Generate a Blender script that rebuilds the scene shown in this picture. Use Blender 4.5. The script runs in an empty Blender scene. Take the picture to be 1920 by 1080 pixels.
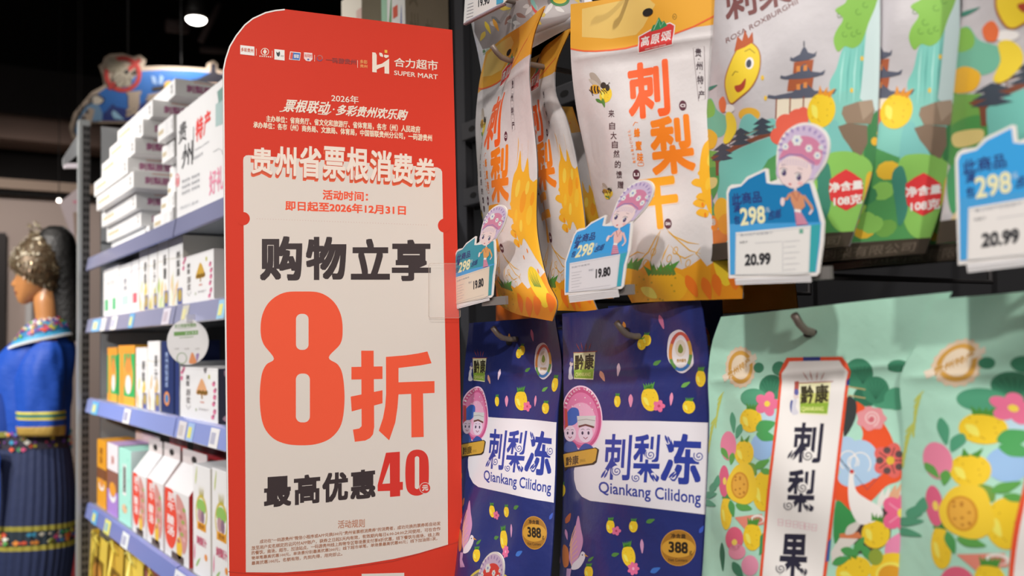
import bpy, bmesh, math, random
import numpy as np
from mathutils import Vector, Matrix
from mathutils.geometry import tessellate_polygon

SC = bpy.context.scene
COL = SC.collection
random.seed(7)

# ------------------------------------------------------------------ camera
FPX = 1700.0
CAM = np.array([0.0, 0.0, 1.35])
_u = np.array([-0.0228, 1.0, 96.0 / FPX]); _u /= np.linalg.norm(_u)          # world up in (right, up, forward)
_d = np.array([-1190.0, -123.0, FPX]); _d -= _u * _d.dot(_u); _d /= np.linalg.norm(_d)   # shelf run (+Y)
_x = np.cross(_u, _d); _x /= np.linalg.norm(_x)                              # into the shelf (+X)
# rows: world axes in camera coords -> R maps camera vec (r,u,f) to world
R_CW = np.array([_x, _d, _u])
cam_d = bpy.data.cameras.new('camera'); cam_o = bpy.data.objects.new('camera', cam_d); COL.objects.link(cam_o)
cam_d.sensor_width = 36.0; cam_d.lens = FPX / 1920.0 * 36.0; cam_d.clip_start = 0.02; cam_d.clip_end = 60
_right, _up, _fwd = R_CW[:, 0], R_CW[:, 1], R_CW[:, 2]
_M = Matrix(((_right[0], _up[0], -_fwd[0], CAM[0]), (_right[1], _up[1], -_fwd[1], CAM[1]), (_right[2], _up[2], -_fwd[2], CAM[2]), (0, 0, 0, 1)))
cam_o.matrix_world = _M
cam_d.dof.use_dof = True; cam_d.dof.focus_distance = 1.12; cam_d.dof.aperture_fstop = 4.6
SC.camera = cam_o

# ------------------------------------------------------------------ world, light, exposure
W = bpy.data.worlds.new('world'); SC.world = W; W.use_nodes = True
W.node_tree.nodes['Background'].inputs[0].default_value = (1.0, 0.93, 0.88, 1)
W.node_tree.nodes['Background'].inputs[1].default_value = 0.17
SC.view_settings.view_transform = 'Standard'; SC.view_settings.look = 'None'
SC.view_settings.exposure = 0.0; SC.view_settings.gamma = 1.0; SC.view_settings.use_curve_mapping = False

def spot(name, loc, target, watts, radius=0.05, angle=70, blend=0.6, color=(1, 0.9, 0.8)):
    l = bpy.data.lights.new(name, 'SPOT'); l.energy = watts; l.shadow_soft_size = radius
    l.spot_size = math.radians(angle); l.spot_blend = blend; l.color = color
    o = bpy.data.objects.new(name, l); COL.objects.link(o); o.location = loc
    o.rotation_euler = (Vector(target) - Vector(loc)).to_track_quat('-Z', 'Y').to_euler()
    return o
spot('ceiling_or_fill_spot', (-0.75, -0.30, 3.5), (0.6, 0.74, 0.55), 190, 0.05, 50, 0.9, (1, 0.92, 0.85))
spot('ceiling_or_fill_spot', (-1.0, -2.2, 3.0), (0.45, 1.0, 0.72), 250, 0.07, 46, 0.9, (1, 0.91, 0.83))  # fill added behind the camera to brighten the sign, no lamp seen there
spot('ceiling_or_fill_spot', (-2.6, 2.3, 2.75), (0.7, 3.0, 1.45), 440, 0.07, 52, 0.7, (1, 0.96, 0.93))
spot('ceiling_or_fill_spot', (-1.4, 3.3, 3.0), (0.6, 4.0, 1.3), 200, 0.06, 80, 0.7, (1, 0.92, 0.84))
spot('ceiling_or_fill_spot', (0.2, 6.0, 3.0), (1.2, 8.0, 1.25), 105, 0.08, 85, 0.8, (1, 0.92, 0.84))  # wall washer added to brighten the back wall

def panel(name, loc, size, watts, color):
    l = bpy.data.lights.new(name, 'AREA'); l.shape = 'RECTANGLE'; l.size, l.size_y = size; l.energy = watts; l.color = color
    o = bpy.data.objects.new(name, l); COL.objects.link(o); o.location = loc; return o
panel('fill_panel_light', (-1.6, 1.2, 4.3), (3.0, 6.0), 85, (1, 0.93, 0.87))  # unseen fill panel, added to lift the shadows

# ------------------------------------------------------------------ projection
def rays(p):
    p = np.atleast_2d(np.asarray(p, float))
    c = np.stack([p[:, 0] - 960, -(p[:, 1] - 540), np.full(len(p), FPX)], 1)
    return c @ R_CW.T
def proj(P):
    c = (np.atleast_2d(P) - CAM) @ R_CW
    return np.stack([960 + FPX * c[:, 0] / c[:, 2], 540 - FPX * c[:, 1] / c[:, 2]], 1)
def hit(p, o, n):
    """where the view line of pixel(s) p meets the plane through o with normal n"""
    d = rays(p); o = np.asarray(o, float); n = np.asarray(n, float)
    return CAM + d * (((o - CAM) @ n) / (d @ n))[:, None]
def atx(px, py, x): return hit((px, py), (x, 0, 0), (1, 0, 0))[0]
def aty(px, py, y): return hit((px, py), (0, y, 0), (0, 1, 0))[0]

# ------------------------------------------------------------------ materials
LF = np.array([0.86, 0.79, 0.74])       # what the shop light does to a white sheet
def lin(h):
    h = h.lstrip('#'); c = np.array([int(h[i:i + 2], 16) / 255 for i in (0, 2, 4)])
    return np.where(c <= 0.04045, c / 12.92, ((c + 0.055) / 1.055) ** 2.4)
_mats = {}
def mat(h, rough=0.45, metal=0.0, bump=0.0, bscale=40, coat=0.0, spec=0.5, lf=True, name=None):
    key = (h, rough, metal, bump, bscale, coat, spec, lf)
    if key in _mats: return _mats[key]
    m = bpy.data.materials.new(name or 'colour_' + h.lstrip('#')); m.use_nodes = True
    nt = m.node_tree; b = nt.nodes['Principled BSDF']
    c = lin(h)
    if lf: c = np.clip(c / LF, 0, 0.92)
    b.inputs['Base Color'].default_value = (*c, 1); b.inputs['Roughness'].default_value = rough
    b.inputs['Metallic'].default_value = metal; b.inputs['Specular IOR Level'].default_value = spec
    b.inputs['Coat Weight'].default_value = coat; b.inputs['Coat Roughness'].default_value = 0.15
    if bump:
        t = nt.nodes.new('ShaderNodeTexCoord'); n = nt.nodes.new('ShaderNodeTexNoise'); k = nt.nodes.new('ShaderNodeBump')
        n.inputs['Scale'].default_value = bscale; n.inputs['Detail'].default_value = 4; k.inputs['Strength'].default_value = bump; k.inputs['Distance'].default_value = 0.01
        nt.links.new(t.outputs['Object'], n.inputs['Vector']); nt.links.new(n.outputs['Fac'], k.inputs['Height']); nt.links.new(k.outputs['Normal'], b.inputs['Normal'])
    _mats[key] = m; return m
def emit(h, s, name):
    m = bpy.data.materials.new(name); m.use_nodes = True; b = m.node_tree.nodes['Principled BSDF']
    b.inputs['Emission Color'].default_value = (*lin(h), 1); b.inputs['Emission Strength'].default_value = s; return m
def clear(name, tint=(1, 1, 1), alpha=0.12, rough=0.08):
    m = bpy.data.materials.new(name); m.use_nodes = True; nt = m.node_tree
    b = nt.nodes['Principled BSDF']; b.inputs['Base Color'].default_value = (*tint, 1); b.inputs['Roughness'].default_value = rough
    b.inputs['Alpha'].default_value = alpha; b.inputs['Specular IOR Level'].default_value = 0.8
    return m

# ------------------------------------------------------------------ mesh builder
class MB:
    """collects faces with materials, then links them as ONE mesh object"""
    def __init__(s): s.v = []; s.f = []; s.m = []; s.mats = []; s.sm = []; s.n = 0; s.nor = []
    def mi(s, m):
        if m not in s.mats: s.mats.append(m)
        return s.mats.index(m)
    def add(s, verts, faces, m, smooth=False):
        b = s.n; i = s.mi(m); verts = np.asarray(verts, float).reshape(-1, 3)
        s.v.append(verts); s.n += len(verts)
        for f in faces: s.f.append([b + k for k in f]); s.m.append(i); s.sm.append(smooth)
    def box(s, lo, hi, m, bev=0.0):
        if bev:
            bm = bmesh.new(); bmesh.ops.create_cube(bm, size=1)
            for v in bm.verts: v.co = Vector([(lo[k] + hi[k]) / 2 + v.co[k] * (hi[k] - lo[k]) for k in range(3)])
            bmesh.ops.bevel(bm, geom=bm.edges[:], offset=bev, segments=2, affect='EDGES', profile=0.5)
            s.bm(bm, m); return
        x0, y0, z0 = lo; x1, y1, z1 = hi
        s.add([(x0, y0, z0), (x1, y0, z0), (x1, y1, z0), (x0, y1, z0), (x0, y0, z1), (x1, y0, z1), (x1, y1, z1), (x0, y1, z1)],
              [(0, 3, 2, 1), (4, 5, 6, 7), (0, 1, 5, 4), (1, 2, 6, 5), (2, 3, 7, 6), (3, 0, 4, 7)], m)
    def bm(s, bm, m, smooth=False):
        bm.verts.index_update()
        s.add([v.co[:] for v in bm.verts], [[v.index for v in f.verts] for f in bm.faces], m, smooth); bm.free()
    def tube(s, pts, r, m, seg=10, smooth=True, cap=True):
        pts = [Vector(p) for p in pts]; rs = r if isinstance(r, (list, tuple)) else [r] * len(pts)
        V = []; F = []
        up = Vector((0, 0, 1))
        for i, p in enumerate(pts):
            d = (pts[min(i + 1, len(pts) - 1)] - pts[max(i - 1, 0)]).normalized()
            a = d.cross(up)
            if a.length < 0.05: a = d.cross(Vector((1, 0, 0)))
            a.normalize(); b = d.cross(a)
            for k in range(seg):
                t = 2 * math.pi * k / seg
                V.append(p + (a * math.cos(t) + b * math.sin(t)) * rs[i])
        for i in range(len(pts) - 1):
            for k in range(seg):
                F.append((i * seg + k, i * seg + (k + 1) % seg, (i + 1) * seg + (k + 1) % seg, (i + 1) * seg + k))
        if cap:
            F.append(tuple(range(seg))[::-1]); F.append(tuple((len(pts) - 1) * seg + k for k in range(seg)))
        s.add([v[:] for v in V], F, m, smooth)
    def grid(s, P, m, flip=False):
        """P: (a,b,3) array"""
        a, b = P.shape[:2]; F = []
        for i in range(a - 1):
            for j in range(b - 1):
                q = (i * b + j, i * b + j + 1, (i + 1) * b + j + 1, (i + 1) * b + j)
                F.append(q[::-1] if flip else q)
        s.add(P.reshape(-1, 3), F, m, True)
    def prism(s, pts, off, m, m_side=None):
        """closed outline of 3-D points, extruded by off, front = pts"""
        pts = [np.asarray(p, float) for p in pts]; n = len(pts); off = np.asarray(off, float)
        tr = tessellate_polygon([[Vector(p) for p in pts]])
        s.add(pts, [t for t in tr], m); s.add([p + off for p in pts], [t[::-1] for t in tr], m_side or m)
        s.add(pts + [p + off for p in pts], [(i, (i + 1) % n, n + (i + 1) % n, n + i) for i in range(n)], m_side or m)
    def build(s, name, parent=None, loc=None):
        me = bpy.data.meshes.new(name)
        V = np.concatenate(s.v) if s.v else np.zeros((0, 3))
        o = bpy.data.objects.new(name, me); COL.objects.link(o)
        org = np.zeros(3)
        if parent is not None: o.parent = parent; org = np.array(parent.location)
        elif loc is not None: org = np.array(loc, float); o.location = loc
        me.from_pydata((V - org).tolist(), [], s.f)
        for m in s.mats: me.materials.append(m)
        me.polygons.foreach_set('material_index', s.m); me.polygons.foreach_set('use_smooth', s.sm)
        me.update()
        if s.nor: me.normals_split_custom_set_from_vertices(np.concatenate(s.nor).tolist())
        return o

def tag(o, label, cat, group=None, kind=None):
    if label: o['label'] = label
    if cat: o['category'] = cat
    if group: o['group'] = group
    if kind: o['kind'] = kind
    return o
def thing(name, loc, label, cat, group=None):
    o = bpy.data.objects.new(name, None); COL.objects.link(o); o.location = tuple(float(c) for c in loc); o.empty_display_size = 0.02
    return tag(o, label, cat, group)
def struct(o): o['kind'] = 'structure'; return o

# ------------------------------------------------------------------ flat art (drawn in the photo's pixel frame, laid onto real surfaces)
_txt = {}
def glyphs(s, res=3, bold=0.0, shear=0.0, rnd=False):
    """triangles of a line of writing, scaled to the unit square of its ink"""
    key = (s, res, bold, shear, rnd)
    if key in _txt: return _txt[key]
    cu = bpy.data.curves.new('t', 'FONT'); cu.body = s; cu.size = 1; cu.resolution_u = res; cu.shear = shear
    o = bpy.data.objects.new('t', cu); COL.objects.link(o); bpy.context.view_layer.update()
    me = bpy.data.meshes.new_from_object(o.evaluated_get(bpy.context.evaluated_depsgraph_get()))
    me.calc_loop_triangles()
    V = np.array([v.co[:2] for v in me.vertices]) if len(me.vertices) else np.zeros((0, 2)); T = np.array([t.vertices[:] for t in me.loop_triangles], int).reshape(-1, 3)
    bpy.data.objects.remove(o); bpy.data.curves.remove(cu); bpy.data.meshes.remove(me)
    if bold and len(V):
        Vs = []; Ts = []; k = 0
        if rnd: dirs = [(0, 0)] + [(math.cos(a * math.pi / 7), math.sin(a * math.pi / 7)) for a in range(14)] + [(.5 * math.cos(a * math.pi / 2.5), .5 * math.sin(a * math.pi / 2.5)) for a in range(5)]
        elif bold >= .03: dirs = [(i / 2, j / 2) for i in range(-2, 3) for j in range(-2, 3) if max(abs(i), abs(j)) == 2] + [(0, 0)]
        else: dirs = [(i, j) for i in (0, -1, 1) for j in (0, -1, 1)]
        for dx, dy in dirs:
            Vs.append(V + np.array([dx, dy]) * bold); Ts.append(T + k); k += len(V)
        V = np.concatenate(Vs); T = np.concatenate(Ts)
    if len(V):
        lo = V.min(0); hi = V.max(0); V = (V - lo) / np.maximum(hi - lo, 1e-6)
    _txt[key] = (V, T); return _txt[key]

def ell(cx, cy, rx, ry=None, rot=0, n=28, a0=0, a1=360):
    ry = rx if ry is None else ry; r = math.radians(rot); out = []
    full = abs(a1 - a0) >= 360
    for k in range(n if full else n + 1):
        t = math.radians(a0 + (a1 - a0) * k / n); x = rx * math.cos(t); y = ry * math.sin(t)
        out.append((cx + x * math.cos(r) - y * math.sin(r), cy + x * math.sin(r) + y * math.cos(r)))
    return out
def blob(pts, n=6, closed=True):
    """smooth outline through the points"""
    P = [np.array(p, float) for p in pts]; N = len(P); out = []
    for i in range(N if closed else N - 1):
        if closed: a, b, c, d = P[(i - 1) % N], P[i], P[(i + 1) % N], P[(i + 2) % N]
        else: a, b, c, d = P[max(i - 1, 0)], P[i], P[i + 1], P[min(i + 2, N - 1)]
        for k in range(n):
            t = k / n
            out.append(tuple(0.5 * ((2 * b) + (-a + c) * t + (2 * a - 5 * b + 4 * c - d) * t * t + (-a + 3 * b - 3 * c + d) * t ** 3)))
    if not closed: out.append(tuple(P[-1]))
    return out
def rrect(x0, y0, x1, y1, r, n=6):
    out = []
    for cx, cy, a in ((x1 - r, y0 + r, -90), (x1 - r, y1 - r, 0), (x0 + r, y1 - r, 90), (x0 + r, y0 + r, 180)):
        for k in range(n + 1):
            t = math.radians(a + 90 * k / n); out.append((cx + r * math.cos(t), cy + r * math.sin(t)))
    return out
def quadmap(q):
    """unit square (x right, y up) -> pixel quad BL, BR, TR, TL (bilinear)"""
    q = np.array(q, float)
    return lambda V: (q[0] * ((1 - V[:, 0]) * (1 - V[:, 1]))[:, None] + q[1] * (V[:, 0] * (1 - V[:, 1]))[:, None] + q[2] * (V[:, 0] * V[:, 1])[:, None] + q[3] * ((1 - V[:, 0]) * V[:, 1])[:, None])

class Art:
    def __init__(s): s.items = []          # (V 2-D, T, material, layer)
    def tri(s, V, T, m, layer): s.items.append((np.asarray(V, float), np.asarray(T, int).reshape(-1, 3), m, layer))
    def poly(s, pts, m, layer=1):
        if isinstance(m, str): m = mat(m)
        pts = [tuple(p) for p in pts]
        T = tessellate_polygon([[Vector((p[0], p[1], 0)) for p in pts]])
        s.tri(pts, T, m, layer); return s
    def line(s, pts, w, m, layer=1, closed=False, taper=False):
        if isinstance(m, str): m = mat(m)
        P = np.array(pts, float)
        if closed: P = np.vstack([P, P[:1]])
        D = np.gradient(P, axis=0) if len(P) > 2 else np.repeat(P[1:] - P[:1], 2, 0)
        if closed: D[0] = D[-1] = P[1] - P[-2]
        N = np.stack([-D[:, 1], D[:, 0]], 1); N /= np.maximum(np.linalg.norm(N, axis=1), 1e-6)[:, None]
        ww = np.full(len(P), w / 2.0)
        if taper: ww = ww * np.sin(np.linspace(0.12, math.pi - 0.12, len(P)))
        V = np.concatenate([P + N * ww[:, None], P - N * ww[:, None]]); n = len(P); T = []
        for i in range(n - 1): T += [(i, i + 1, n + i), (i + 1, n + i + 1, n + i)]
        s.tri(V, T, m, layer); return s
    def text(s, t, q, m, layer=2, bold=0.0, res=3, shear=0.0, rnd=False):
        if isinstance(m, str): m = mat(m)
        V, T = glyphs(t, res, bold, shear, rnd)
        if len(q) == 4 and not hasattr(q[0], '__len__'):      # x0,y0,x1,y1 upright box
            x0, y0, x1, y1 = q; q = [(x0, y1), (x1, y1), (x1, y0), (x0, y0)]
        if len(V):
            V = quadmap(q)(V); c = (20 if rnd else 17 if bold >= .03 else 9) if bold else 1; k = len(V) // c; j = len(T) // c
            for i in range(c): s.tri(V[i * k:(i + 1) * k], T[i * j:(i + 1) * j] - i * k, m, layer + i * (.8 / c))   # the thickened strokes lie in steps of a hundredth of a millimetre
        return s
    def moved(s, f):
        a = Art(); a.items = [(f(V), T, m, l) for V, T, m, l in s.items]; return a
    def onto(s, mb, surf, maxlen=None):
        """surf(V, lift) -> 3-D points"""
        for V, T, m, l in ranked(s.items):
            if maxlen: V, T = refine(V, T, maxlen)
            mb.add(surf(V, l), T.tolist(), m, bool(maxlen))
def ranked(items):
    """pieces printed in one layer get their own hair's breadth each, in drawing order"""
    ls = sorted({round(i[3], 4) for i in items}); nxt = {a: min(b - a, 1.0) for a, b in zip(ls, ls[1:] + [ls[-1] + 1])} if ls else {}
    cnt = {}; seen = {}
    for i in items: cnt[round(i[3], 4)] = cnt.get(round(i[3], 4), 0) + 1
    out = []
    for V, T, m, l in items:
        k = round(l, 4); r = seen.get(k, 0); seen[k] = r + 1; out.append((V, T, m, l + .9 * nxt[k] * r / cnt[k]))
    return out
def refine(V, T, L):
    V = [tuple(v) for v in V]; mid = {}; out = []; st = [tuple(t) for t in T]
    while st:
        a, b, c = st.pop()
        e = [(math.dist(V[a], V[b]), a, b, c), (math.dist(V[b], V[c]), b, c, a), (math.dist(V[c], V[a]), c, a, b)]
        d, p, q, r = max(e)
        if d <= L: out.append((a, b, c)); continue
        k = (min(p, q), max(p, q))
        if k not in mid:
            mid[k] = len(V); V.append(((V[p][0] + V[q][0]) / 2, (V[p][1] + V[q][1]) / 2))
        m = mid[k]; st += [(p, m, r), (m, q, r)]
    return np.array(V), np.array(out, int).reshape(-1, 3)
def cell_cut(V, T, gs, gt):
    """cut flat art along a grid (columns gs, rows gt) and the cells' diagonals, so that every piece lies in one facet"""
    V = np.asarray(V, float); ns, nt = len(gs) - 1, len(gt) - 1
    U = np.stack([np.interp(V[:, 0], gs, np.arange(ns + 1)), np.interp(V[:, 1], gt, np.arange(nt + 1))], 1)
    tri = U[T]; lo = np.floor(tri.min(1) + 1e-7); hi = np.ceil(tri.max(1) - 1e-7); one = ((hi - lo) <= 1).all(1)
    loc = tri - lo[:, None, :]; sm = loc.sum(2); side = (sm <= 1 + 1e-6).all(1) | (sm >= 1 - 1e-6).all(1); ok = one & side
    out_v = [U]; n = len(U); faces = [tuple(t) for t in np.asarray(T)[ok]]; extra = []
    def split(P, f):
        a, b = [], []
        for i in range(len(P)):
            p, q = P[i], P[(i + 1) % len(P)]; d, e = f(p), f(q)
            if d <= 1e-9: a.append(p)
            if d >= -1e-9: b.append(p)
            if (d < -1e-9 and e > 1e-9) or (d > 1e-9 and e < -1e-9):
                k = d / (d - e); r = (p[0] + (q[0] - p[0]) * k, p[1] + (q[1] - p[1]) * k); a.append(r); b.append(r)
        return a, b
    for t in tri[~ok]:
        st = [[tuple(p) for p in t]]
        for ax in (0, 1):
            nx = []
            for P in st:
                k0 = math.floor(min(p[ax] for p in P) + 1e-7) + 1; k1 = math.ceil(max(p[ax] for p in P) - 1e-7)
                for k in range(k0, k1):
                    a, P = split(P, lambda p: p[ax] - k)
                    if len(a) > 2: nx.append(a)
                    if len(P) < 3: break
                if len(P) > 2: nx.append(P)
            st = nx
        for P in st:
            cx = math.floor(sum(p[0] for p in P) / len(P)); cy = math.floor(sum(p[1] for p in P) / len(P))
            for Q in split(P, lambda p: p[0] - cx + p[1] - cy - 1):
                if len(Q) > 2:
                    ar = sum(Q[i][0] * Q[(i + 1) % len(Q)][1] - Q[(i + 1) % len(Q)][0] * Q[i][1] for i in range(len(Q)))
                    if abs(ar) > 1e-6: faces.append(tuple(range(n, n + len(Q)))); extra += Q; n += len(Q)
    A = np.concatenate([U, np.array(extra)]) if extra else U
    fx = []
    for t in faces:
        ar = sum(A[t[i], 0] * A[t[(i + 1) % len(t)], 1] - A[t[(i + 1) % len(t)], 0] * A[t[i], 1] for i in range(len(t)))
        if abs(ar) > 1e-9: fx.append(t if ar > 0 else t[::-1])
    return A, fx      # grid units
def plane_surf(o, n, step=0.00004, base=0.00015):
    """art on a plane; n points to the viewer's side"""
    n = np.asarray(n, float); n = n / np.linalg.norm(n); o = np.asarray(o, float)
    return lambda V, l: hit(V, o + n * (base + step * l), n)

# ------------------------------------------------------------------ hanging pouches
def spline1(P, t):
    """P (n,k) points, t in 0..1 along their length -> smooth positions"""
    P = np.asarray(P, float); d = np.r_[0, np.cumsum(np.linalg.norm(np.diff(P, axis=0), axis=1))]; d /= d[-1]
    t = np.clip(np.asarray(t, float), 0, 1)
    g = np.gradient(P, d, axis=0) if len(P) > 2 else np.repeat(np.diff(P, axis=0), 2, 0)
    i = np.clip(np.searchsorted(d, t, side='right') - 1, 0, len(P) - 2); h = d[i + 1] - d[i]; u = (t - d[i]) / h
    h00 = 2 * u**3 - 3 * u**2 + 1; h10 = u**3 - 2 * u**2 + u; h01 = -2 * u**3 + 3 * u**2; h11 = u**3 - u**2
    return h00[:, None] * P[i] + (h10 * h)[:, None] * g[i] + h01[:, None] * P[i + 1] + (h11 * h)[:, None] * g[i + 1]

class Pouch:
    """left / right: the side seams bottom -> top as pixels on the plane (o, n), or 3-D points"""
    def __init__(s, left, right, o, n, bulge=0.022, seal=0.86, seed=0, wrinkle=0.0025, px=True, low=0.55):
        s.n = np.asarray(n, float) / np.linalg.norm(n); s.o = np.asarray(o, float)
        s.L = hit(left, o, s.n) if px else np.asarray(left, float); s.R = hit(right, o, s.n) if px else np.asarray(right, float)
        s.b = bulge; s.seal = seal; s.w = wrinkle; s.low = low
        r = np.random.RandomState(seed); s.k = r.uniform(4, 15, (7, 2)) * np.where(r.rand(7, 2) < .5, -1, 1); s.ph = r.uniform(0, 6.28, 7); s.am = r.uniform(.4, 1, 7) / np.linalg.norm(s.k, axis=1) * 8
    def depth(s, a, t):
        c = np.clip(a, 0, 1); side = np.sin(np.pi * c) ** 0.85
        up = np.clip((s.seal - t) / 0.42, 0, 1); up = up * up * (3 - 2 * up)
        dn = np.clip(t / 0.16, 0, 1); dn = s.low + (1 - s.low) * np.sin(dn * np.pi / 2)
        wr = sum(s.am[i] * np.sin(s.k[i, 0] * c + s.k[i, 1] * t * 1.3 + s.ph[i]) for i in range(7)) * s.w * (0.35 + 0.65 * side) * np.clip(side * 3, 0, 1)
        zipline = 0.0011 * np.exp(-((t - s.seal + .035) / .012) ** 2) * np.clip(side * 4, 0, 1) - 0.0012 * np.exp(-((t - s.seal + .07) / .02) ** 2) * side
        return s.b * side * up * dn + wr + zipline
    def S(s, a, t, lift=0.0, back=False):
        a = np.asarray(a, float); t = np.asarray(t, float); a = np.clip(a, 0, 1); t = np.clip(t, 0, 1)
        A = spline1(s.L, t); B = spline1(s.R, t); d = s.depth(a, t)
        if back: d = -0.6 * s.b * np.sin(np.pi * a) * np.clip((s.seal - t) * 3, 0, 1) - 0.0012 + np.minimum(d, 0) * (np.sin(np.pi * a) > 0)
        return A + (B - A) * a[:, None] + s.n * (d + lift)[:, None]
    def st(s, P):
        """pixel -> pouch coordinates (across, up)"""
        P = np.atleast_2d(np.asarray(P, float)); a = np.full(len(P), .5); t = np.full(len(P), .5); e = 1e-3
        def F(a, t):   # allow running past the seams
            ca = np.clip(a, 0, 1); ct = np.clip(t, 0, 1); q = proj(s.S(ca, ct))
            q1 = proj(s.S(np.abs(ca - .01), ct)); q2 = proj(s.S(ca, np.abs(ct - .01)))
            return q + (q - q1) / np.where(ca - .01 < 0, -(.01 - 2 * ca) + 1e-9, .01)[:, None] * (a - ca)[:, None] + (q - q2) / np.where(ct - .01 < 0, -(.01 - 2 * ct) + 1e-9, .01)[:, None] * (t - ct)[:, None]
        for it in range(14):
            f = F(a, t); ja = (F(a + e, t) - f) / e; jt = (F(a, t + e) - f) / e; r = P - f
            det = ja[:, 0] * jt[:, 1] - ja[:, 1] * jt[:, 0]; det = np.where(np.abs(det) < 1e-6, 1e-6, det)
            da = (r[:, 0] * jt[:, 1] - r[:, 1] * jt[:, 0]) / det; dt = (ja[:, 0] * r[:, 1] - ja[:, 1] * r[:, 0]) / det
            a = np.clip(a + np.clip(da, -.3, .3), -.6, 1.6); t = np.clip(t + np.clip(dt, -.3, .3), -.6, 1.6)
        return np.stack([a, t], 1)
    def art_st(s, art):
        """pixel art -> art in pouch coordinates (kept to the pouch's own outline)"""
        out = Art()
        for V, T, m, l in art.items:
            V, T = refine(V, T, 22); q = np.clip(s.st(V), 0, 1); out.items.append((q, T, m, l))
        return out
    def N(s, a, t, back=False):
        e = 2e-3; a0 = np.clip(a - e, 0, 1); a1 = np.clip(a + e, 0, 1); t0 = np.clip(t - e, 0, 1); t1 = np.clip(t + e, 0, 1)
        n = np.cross(s.S(a1, t, 0, back) - s.S(a0, t, 0, back), s.S(a, t1, 0, back) - s.S(a, t0, 0, back)); n /= np.maximum(np.linalg.norm(n, axis=1), 1e-12)[:, None]
        n *= np.where(n @ s.n < 0, -1, 1)[:, None]; return -n if back else n
    def make(s, name, label, cat, group, body_m, art, seal_m=None, na=44, nt=60, art_max=0.03):
        org = s.S(np.array([.5]), np.array([0.]))[0]; root = thing(name, org, label, cat, group); ntop = 10
        gs = np.linspace(0, 1, na); gt = np.r_[np.linspace(0, s.seal, nt), np.linspace(s.seal, 1, ntop)[1:]]
        key = (id(art), na, nt, s.seal)
        if key not in Pouch.cut: Pouch.cut[key] = (art, [(*cell_cut(V, T, gs, gt), m, l) for V, T, m, l in ranked(art.items) if len(T)])
        A, Tt = np.meshgrid(gs, gt); f, g = A.ravel(), Tt.ravel(); G = s.S(f, g).reshape(len(gt), na, 3); GB = s.S(f, g, back=True).reshape(len(gt), na, 3); NF = s.N(f, g).reshape(G.shape); NB = s.N(f, g, True).reshape(G.shape)
        def lookup(U):
            i = np.clip(np.floor(U[:, 0]).astype(int), 0, na - 2); j = np.clip(np.floor(U[:, 1]).astype(int), 0, len(gt) - 2); u = (U[:, 0] - i)[:, None]; v = (U[:, 1] - j)[:, None]; low = u + v <= 1
            def ip(Q): return np.where(low, Q[j, i] + u * (Q[j, i + 1] - Q[j, i]) + v * (Q[j + 1, i] - Q[j, i]), Q[j + 1, i + 1] + (1 - u) * (Q[j + 1, i] - Q[j + 1, i + 1]) + (1 - v) * (Q[j, i + 1] - Q[j + 1, i + 1]))
            return ip(G), ip(NF)
        mbs = []
        for r0, r1, m in ((0, nt, body_m), (nt - 1, len(gt), seal_m or body_m)):
            mb = MB(); R = r1 - r0; F = []
            for j in range(R - 1):
                for i in range(na - 1): q = j * na + i; F += [(q, q + 1, q + na), (q + 1, q + na + 1, q + na)]
            mb.add(G[r0:r1], F, m, True); mb.nor.append(NF[r0:r1].reshape(-1, 3)); mb.add(GB[r0:r1], [t[::-1] for t in F], m, True); mb.nor.append(NB[r0:r1].reshape(-1, 3)); mbs.append(mb)
        mbs[0].add(np.concatenate([G[0], GB[0]]), [(i, i + 1, na + i + 1, na + i) for i in range(na - 1)], body_m, True); mbs[0].nor.append(np.tile([0, 0, -1.], (2 * na, 1)))
        for U, F, m, l in Pouch.cut[key][1]:
            if not F: continue
            P, Nn = lookup(U); P = P + Nn * (0.00008 + 0.00003 * l); Nn = Nn / np.linalg.norm(Nn, axis=1)[:, None]
            for w in (0, 1):
                ff = [t for t in F if (sum(U[k, 1] for k in t) / len(t) >= nt - 1) == bool(w)]
                if not ff: continue
                used = sorted({k for t in ff for k in t}); re = {k: q for q, k in enumerate(used)}
                mbs[w].add(P[used], [tuple(re[k] for k in t) for t in ff], m, True); mbs[w].nor.append(Nn[used])
        mbs[0].build('pouch_body', root); ts = mbs[1].build('top_seal', root)
        hm = MB(); th = np.linspace(0, 2 * math.pi, 25)[:-1]; ha, ht = .5 + .032 * np.cos(th), s.seal + (1 - s.seal) * .5 + .012 * np.sin(th)
        if len(art.items): hm.add(s.S(ha, ht, .0006), [tuple(range(24))], mat('#1c1a1a', .8, lf=False)); hole = hm.build('hang_hole'); hole.parent = ts; hole.matrix_parent_inverse = Matrix.Translation(-root.location)
        return root
Pouch.cut = {}

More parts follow.
